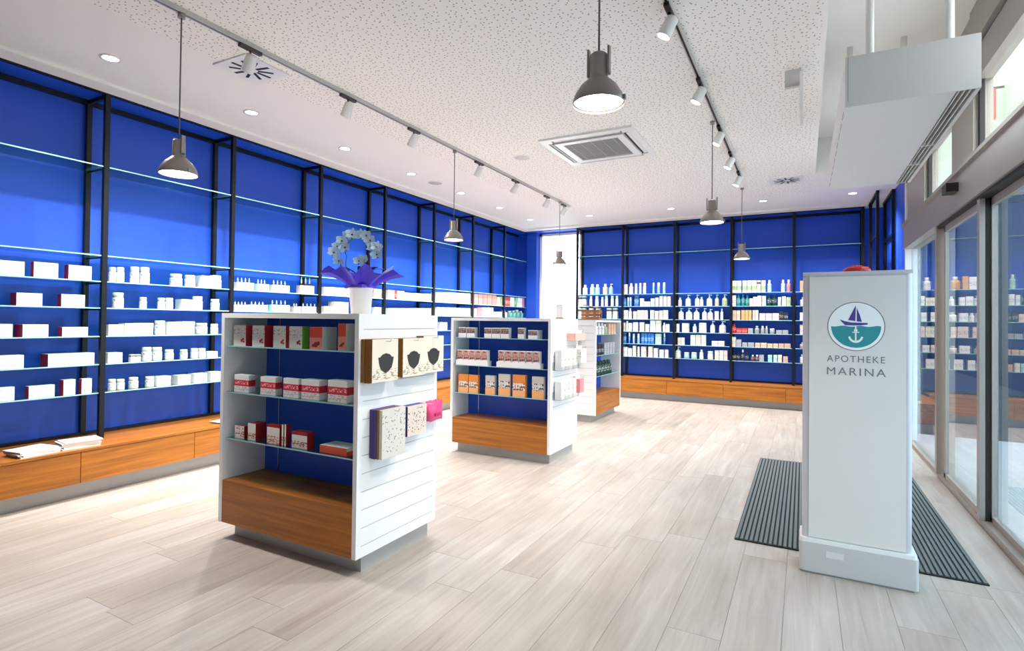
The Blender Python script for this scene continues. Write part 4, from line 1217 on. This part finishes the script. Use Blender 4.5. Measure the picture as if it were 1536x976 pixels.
wave = [(x * 1.0, z) for x, z in wave]
decal('logo_water', [(.119 * math.cos(math.radians(a)), .119 * math.sin(math.radians(a))) for a in range(180, 361, 6)] + wave, TEALP, .0012)
decal('logo_main_sail', [(.0005, .118), (-.012, .092), (-.025, .062), (-.036, .036), (-.002, .030)], PURPP)
decal('logo_fore_sail', [(.005, .104), (.005, .028), (.029, .026), (.020, .062)], PURPP)
decal('logo_hull', [(-.077, .039), (-.055, .030), (-.02, .022), (.058, .020), (.055, .011), (.02, .006), (-.05, .006), (-.066, .024)], PURPP)
decal('anchor_shank', [(-.004, .0), (-.004, -.082), (.004, -.082), (.004, .0)], LW, .002)
decal('anchor_stock', [(-.016, -.030), (-.016, -.035), (.016, -.035), (.016, -.030)], LW, .002)
decal('anchor_ring', [(.009 * math.cos(2 * math.pi * i / 14), -.022 + .009 * math.sin(2 * math.pi * i / 14)) for i in range(14)], LW, .0018)
oa = [(.036 * math.cos(math.radians(a)), -.052 + .040 * math.sin(math.radians(a))) for a in range(190, 351, 10)]
ia = [(.027 * math.cos(math.radians(a)), -.050 + .030 * math.sin(math.radians(a))) for a in range(350, 189, -10)]
decal('anchor_flukes', oa + ia, LW, .002)
def lettering(text, x0, x1, z0, h, name):
    cu = bpy.data.curves.new(name, 'FONT')
    cu.body = text
    cu.space_character = 1.25
    cu.extrude = 0
    tmp = bpy.data.objects.new('tmp_text', cu)
    COL.objects.link(tmp)
    dg = bpy.context.evaluated_depsgraph_get()
    me = bpy.data.meshes.new_from_object(tmp.evaluated_get(dg))
    bpy.data.objects.remove(tmp, do_unlink=True)
    bpy.data.curves.remove(cu)
    xs_ = [v.co.x for v in me.vertices]; zs_ = [v.co.y for v in me.vertices]
    ax, bx_ = min(xs_), max(xs_); az, bz = min(zs_), max(zs_)
    for v in me.vertices:
        u, w_ = (v.co.x - ax) / (bx_ - ax), (v.co.y - az) / (bz - az)
        v.co = (x0 + u * (x1 - x0), LY - .0012, z0 + w_ * h)
    me.materials.clear(); me.materials.append(INK)
    me.name = name
    return place(name, me, tt)
lettering('APOTHEKE', -.139, .137, 1.212, .036, 'lettering_upper_line')
lettering('MARINA', -.139, .141, 1.138, .042, 'lettering_lower_line')
# red cloth lying on the totem
rc = MB()
for j, (r, z) in enumerate(((.066, 0), (.070, .010), (.055, .026), (.02, .036), (.0, .037))):
    for i in range(18):
        a = 2 * math.pi * i / 18
        rc.v.append((r * (1 + .08 * math.sin(3 * a)) * math.cos(a), r * .8 * math.sin(a), max(0, z + .004 * math.sin(5 * a + j)) if j else 0))
for j in range(4):
    for i in range(18):
        i2 = (i + 1) % 18
        rc.f.append((j * 18 + i, j * 18 + i2, (j + 1) * 18 + i2, (j + 1) * 18 + i)); rc.m.append(0); rc.sm.append(True)
rc.f.append(tuple(reversed(range(18)))); rc.m.append(0); rc.sm.append(False)
tag(rc.build('red_cap', mat('red shiny cloth', '#D0252B', .35), None, (.27, 3.69, 1.724)), 'flat red cap lying on top of the white totem', 'cap')

# entrance mat with ribs along the walking direction
mt = tag(empty('entrance_mat', (.256, 5.12, 0)), 'dark grey ribbed entrance mat between totem and glass doors', 'mat')
MW, ML = 1.30, 2.46
bx('mat_base', mat('mat rubber', '#1E2224', .8), -MW / 2, MW / 2, -ML / 2, ML / 2, 0.0, .008, mt)
rib = MB().box(-.0085, .0085, -ML / 2 + .004, ML / 2 - .004, .008, .014).mesh('rib', mat('grey mat rib', '#626C6D', .6))
nrib = 46
for i in range(nrib):
    place('rib', rib, mt, (-MW / 2 + MW / nrib * (i + .5), 0, 0))

# ================================================================== CEILING FIXTURES AND THEIR LIGHT
def spot_light(parent, loc, rot, watts, size=110, blend=.9, rad=.06, col=WARM):
    ld_ = bpy.data.lights.new('lamp_light', 'SPOT')
    ld_.energy = watts
    ld_.spot_size = math.radians(size)
    ld_.spot_blend = blend
    ld_.shadow_soft_size = rad
    ld_.color = col
    o = bpy.data.objects.new('lamp_light', ld_)
    COL.objects.link(o)
    o.parent = parent
    o.location = loc
    o.rotation_euler = rot
    return o

ring_me = MB().lathe([(.052, .0), (.070, .0), (.072, .006), (.050, .006)], 24, caps=False).mesh('trim_ring', SATIN)
disc_me = MB().lathe([(.0, .003), (.053, .003)], 24, caps=False).mesh('lit_disc', GLOW)
def downlight(x, y, z, label, watts=None):
    t_ = tag(empty('recessed_downlight', (x, y, z - .006)), label, 'downlight', 'round recessed downlights')
    place('trim_ring', ring_me, t_)
    place('lit_disc', disc_me, t_)
    spot_light(t_, (0, 0, -.01), (0, 0, 0), watts or DOWNLIGHT_W, 130, .8)
for k in range(0, 7):
    downlight(-4.56, 2.15 + 1.18 * k, ZC, f'round lit downlight along the long wall, {ORD[6 - k]} from the window corner')
for i, x in enumerate((-3.41, -1.97, -.56, .63)):
    downlight(x, 9.34, ZC, f'round lit downlight along the back wall, {ORD[i]} from the corner window')

# tracks
RAIL_L, RAIL_R = mat('light grey track', '#C2C0BD', .4, metal=.3), mat('grey track', '#B4B1AD', .4, metal=.2)
tl = tag(empty('lighting_track', (-3.42, 3.3, ZC - .004)), 'long pale lighting track on the ceiling beside the long wall', 'track')
def track_rail(t_, y1, hw_, m):
    """open channel: web and two flanges, black conductor insert deep inside"""
    b = MB()
    b.box(-hw_, hw_, -5.2, y1, -.005, 0)
    b.box(-hw_, -.008, -5.2, y1, -.030, -.005)
    b.box(.008, hw_, -5.2, y1, -.030, -.005)
    b.build('rail', m, t_)
    bx('conductor_insert', BLACK, -.008, .008, -5.2, y1, -.016, -.005, t_)
track_rail(tl, 5.1, .018, RAIL_L)
tr_ = tag(empty('lighting_track', (-.72, 3.3, ZC - .004)), 'slim lighting track on the ceiling on the entrance side', 'track')
track_rail(tr_, 4.30, .016, RAIL_R)
def track_spot(x, y, aim, label, group, adapter_m, watts):
    """aim: direction the lamp head points to"""
    z = ZC - .034
    t_ = tag(empty('track_spotlight', (x, y, z)), label, 'spotlight', group)
    bx('adapter', adapter_m, -.016, .016, -.085, .085, -.022, .0, t_)
    MB().tube([(0, 0, -.02), (0, 0, -.075)], .008, 8).build('arm', adapter_m, t_)
    a = Vector(aim).normalized()
    q = (-a).to_track_quat('Z', 'Y').to_euler()
    hd_ = MB().lathe([(.032, .050), (.037, .046), (.042, -.06), (.042, -.072), (.039, -.072), (.038, -.060)], 18, caps=False).lathe([(.0, .050), (.032, .050)], 18, caps=False)
    h = hd_.build('lamp_head', SATIN, t_, (0, 0, -.10))
    h.rotation_euler = q
    l_ = MB().lathe([(.0, -.066), (.039, -.066)], 18, caps=False).build('lens', GLOW, h)
    spot_light(h, (0, 0, -.075), (0, 0, 0), watts, 75, .8, .04)
for i, y in enumerate((2.48, 3.41, 4.30, 5.54, 6.47, 7.49, 8.15)):
    track_spot(-3.42, y, (-.75 if i % 2 == 0 else -.6, .12, -1.0), f'white track spotlight on the pale track, {ORD[6 - i]} from the back wall', 'spotlights on the pale track', mat('brown adapter', '#4A3C38', .5), TRACK_W)
for i, y in enumerate((3.32, 4.43, 5.56, 6.46, 7.33)):
    track_spot(-.72, y, (-.50, -.12, -1.0), f'white lit spotlight on the entrance side track, {ORD[4 - i]} from the back wall', 'spotlights on the entrance side track', BLACK, TRACK_RIGHT_W)

# pendants
def pendant(x, y, zt, zb, label):
    t_ = tag(empty('pendant_lamp', (x, y, zb)), label, 'pendant lamp', 'grey metal pendant lamps')
    R_ = .105
    MB().lathe([(R_, 0), (R_ * 1.02, .012), (R_ * .93, .040), (R_ * .72, .075), (R_ * .48, .098), (.040, .108), (.038, .108), (R_ * .46, .094), (R_ * .70, .070), (R_ * .90, .036), (R_ * .97, .010)], 28, caps=False).build('shade', LAMPGREY, t_)
    MB().lathe([(.040, .104), (.037, .110), (.036, .205), (.030, .212), (.0, .212)], 20, caps=False).build('socket', LAMPGREY, t_)
    for s in (-1, 1):
        bx('clip', LAMPGREY, *sorted((s * .048, s * .040)), -.012, .012, .12, .235, t_)
        bx('clip_foot', LAMPGREY, *sorted((s * .048, s * .034)), -.008, .008, .118, .128, t_)
    bx('rim_screw', LAMPGREY, R_ * .98, R_ * 1.10, -.008, .008, .004, .022, t_)
    MB().tube([(0, 0, .21), (0, 0, zt - zb)], .0045, 8).build('cable', mat('grey lamp cable', '#6B6866', .5), t_)
    MB().lathe([(.0, .002), (.06, .004), (R_ * .965, .012)], 24, caps=False).build('lit_glass', GLOW, t_)
    MB().lathe([(.022, zt - zb - .028), (.022, zt - zb)], 14).build('ceiling_cup', LAMPGREY, t_)
    spot_light(t_, (0, 0, .004), (0, 0, 0), PENDANT_W, 140, .7, .08)
pendant(-3.42, 2.00, ZC - .036, 2.305, 'grey metal pendant lamp hanging before the long wall, farthest from the corner window')
pendant(-3.42, 5.02, ZC - .036, 2.31, 'grey metal pendant lamp hanging behind the middle gondola, from the pale track')
pendant(-3.38, 7.90, ZC - .036, 2.315, 'grey metal pendant lamp hanging in front of the bright corner window')
pendant(-.755, 2.16, ZC - .034, 2.325, 'grey metal pendant lamp on the entrance side, farthest from the back wall')
pendant(-.755, 5.36, ZC - .034, 2.36, 'grey metal pendant lamp hanging between cassette unit and the totem')
pendant(-.77, 8.32, ZC, 2.335, 'grey metal pendant lamp hanging before the fourth bay of the back wall')

# air-conditioning cassette
ac = tag(empty('air_cassette', (-1.98, 5.70, ZC - .004)), 'square white air conditioning cassette with grey centre grille in the ceiling', 'air conditioner')
o_, i_ = .50, .30
for s in (-1, 1):
    bx('face_strip', SATIN, -o_, o_, *sorted((s * o_, s * .445)), -.022, 0, ac)
    bx('face_strip', SATIN, *sorted((s * o_, s * .445)), -.445, .445, -.022, 0, ac)
    bx('face_strip', SATIN, -.375, .375, *sorted((s * .375, s * i_)), -.034, 0, ac)
    bx('face_strip', SATIN, *sorted((s * .375, s * i_)), -i_, i_, -.034, 0, ac)
    bx('air_slot', DARK, -.38, .38, *sorted((s * .375, s * .445)), -.008, -.004, ac)  # dark sheet painted as the shade inside the slot
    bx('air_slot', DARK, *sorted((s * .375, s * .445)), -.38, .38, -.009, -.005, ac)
    f_ = bx('flap', SATIN, -.36, .36, -.015, .015, -.004, .004, ac); f_.location = (0, s * .420, -.014); f_.rotation_euler = (s * .35, 0, 0)
    f_ = bx('flap', SATIN, -.015, .015, -.36, .36, -.004, .004, ac); f_.location = (s * .420, 0, -.014); f_.rotation_euler = (0, -s * .35, 0)
    for s2 in (-1, 1):
        bx('face_corner', SATIN, *sorted((s * .38, s * .445)), *sorted((s2 * .38, s2 * .445)), -.022, 0, ac)
bx('grille_backing', mat('grille dark', '#7A7C80', .7), -i_, i_, -i_, i_, -.012, -.006, ac)
gb = MB().box(-i_, i_, -.006, .006, -.026, -.012).mesh('grille_bar', GREY)
for k in range(20):
    place('grille_bar', gb, ac, (0, -i_ + .03 * (k + .5), 0))
gb2 = MB().box(-.004, .004, -i_, i_, -.028, -.012).mesh('grille_rib', GREY)
for k in range(5):
    place('grille_rib', gb2, ac, (-.24 + .12 * k, 0, 0))

# swirl air outlets
def swirl(x, y, label):
    t_ = tag(empty('swirl_outlet', (x, y, ZC - .004)), label, 'air vent', 'square swirl air outlets')
    bx('plate', SATIN, -.19, .19, -.19, .19, -.010, 0, t_)
    sm = MB().box(.045, .155, -.011, .011, -.0125, -.009).mesh('slot_shade', BLACK)  # black strips on the plate, painting the shade of its radial slots
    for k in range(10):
        place('slot_shade', sm, t_, (0, 0, 0), 2 * math.pi * k / 10 + .2)
    MB().lathe([(.0, -.013), (.022, -.013), (.022, -.009)], 14, caps=False).build('hub', SATIN, t_)
swirl(-3.76, 2.74, 'square ceiling air outlet with radial slots beside the pale track')
swirl(-.20, 8.10, 'square ceiling air outlet with radial slots near the back wall')
for (x, y, lab) in ((-4.55, 6.21, 'round grey ceiling loudspeaker grille near the long wall'), (-2.92, 5.68, 'round grey ceiling loudspeaker grille beside the air cassette')):
    t_ = tag(empty('ceiling_speaker', (x, y, ZC)), lab, 'loudspeaker')
    MB().lathe([(.0, -.007), (.088, -.007), (.090, -.005)], 24, caps=False).build('grille', LTGREY, t_)
    MB().lathe([(.089, -.006), (.092, -.010), (.10, -.008), (.102, 0)], 24, caps=False).build('rim', SATIN, t_)

# ceiling-hung sign plate seen edge-on
t_ = tag(empty('hanging_plate', (-.02, 4.62, ZC)), 'white plate on a bracket hanging from the ceiling beside the air curtain', 'sign')
bx('bracket', LTGREY, -.11, .0, -.02, .02, -.13, -.0, t_)
bx('plate', SATIN, -.008, .014, -.20, .20, -.37, -.10, t_)

# air curtain over the entrance
ax0, ax1, ay0, ay1, az0, az1 = .205, .805, 3.60, 5.72, 2.65, 2.935
act = tag(empty('air_curtain', ((ax0 + ax1) / 2, (ay0 + ay1) / 2, az0)), 'long white air curtain box hanging over the entrance', 'air curtain')
hw, hl, hh = (ax1 - ax0) / 2, (ay1 - ay0) / 2, az1 - az0
CASE = mat('white steel casing', '#DEDDDB', .4)
bx('casing', CASE, -hw, hw - .10, -hl, hl, 0, hh, act)
bx('casing_edge', CASE, hw - .02, hw, -hl, hl, 0, hh, act)
bx('casing_top', CASE, hw - .10, hw - .02, -hl, hl, .05, hh, act)
bx('end_cap', CASE, -hw, hw, -hl - .006, -hl, .0, hh, act)
bx('end_cap', CASE, -hw, hw, hl, hl + .006, .0, hh, act)
bx('outlet_slot', DARK, hw - .10, hw - .02, -hl, hl, .03, .05, act)  # dark sheet in place of the outlet's shaded inside
for k in range(3):
    bx('outlet_vane', LTGREY, hw - .090 + k * .024, hw - .084 + k * .024, -hl, hl, .002, .032, act)
for y in (-.05, .45):
    bx('outlet_bridge', SATIN, hw - .10, hw - .02, y - .006, y + .006, .0, .02, act)
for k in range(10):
    bx('intake_slot', DARK, -hw - .001, -hw + .004, -.95 + k * .2, -.82 + k * .2, .006, .014, act)  # dark dashes painted as the shade in the intake openings
bx('seam', GREY, -hw + .012, -hw + .015, -hl - .0068, -hl - .006, 0.03, hh, act)
for sx, sy in ((-.16, -.80), (.22, -.80), (-.16, .80), (.22, .80)):
    MB().tube([(sx, sy, hh), (sx, sy, ZR - az0)], .022, 12).build('hanger_tube', WHITE, act)
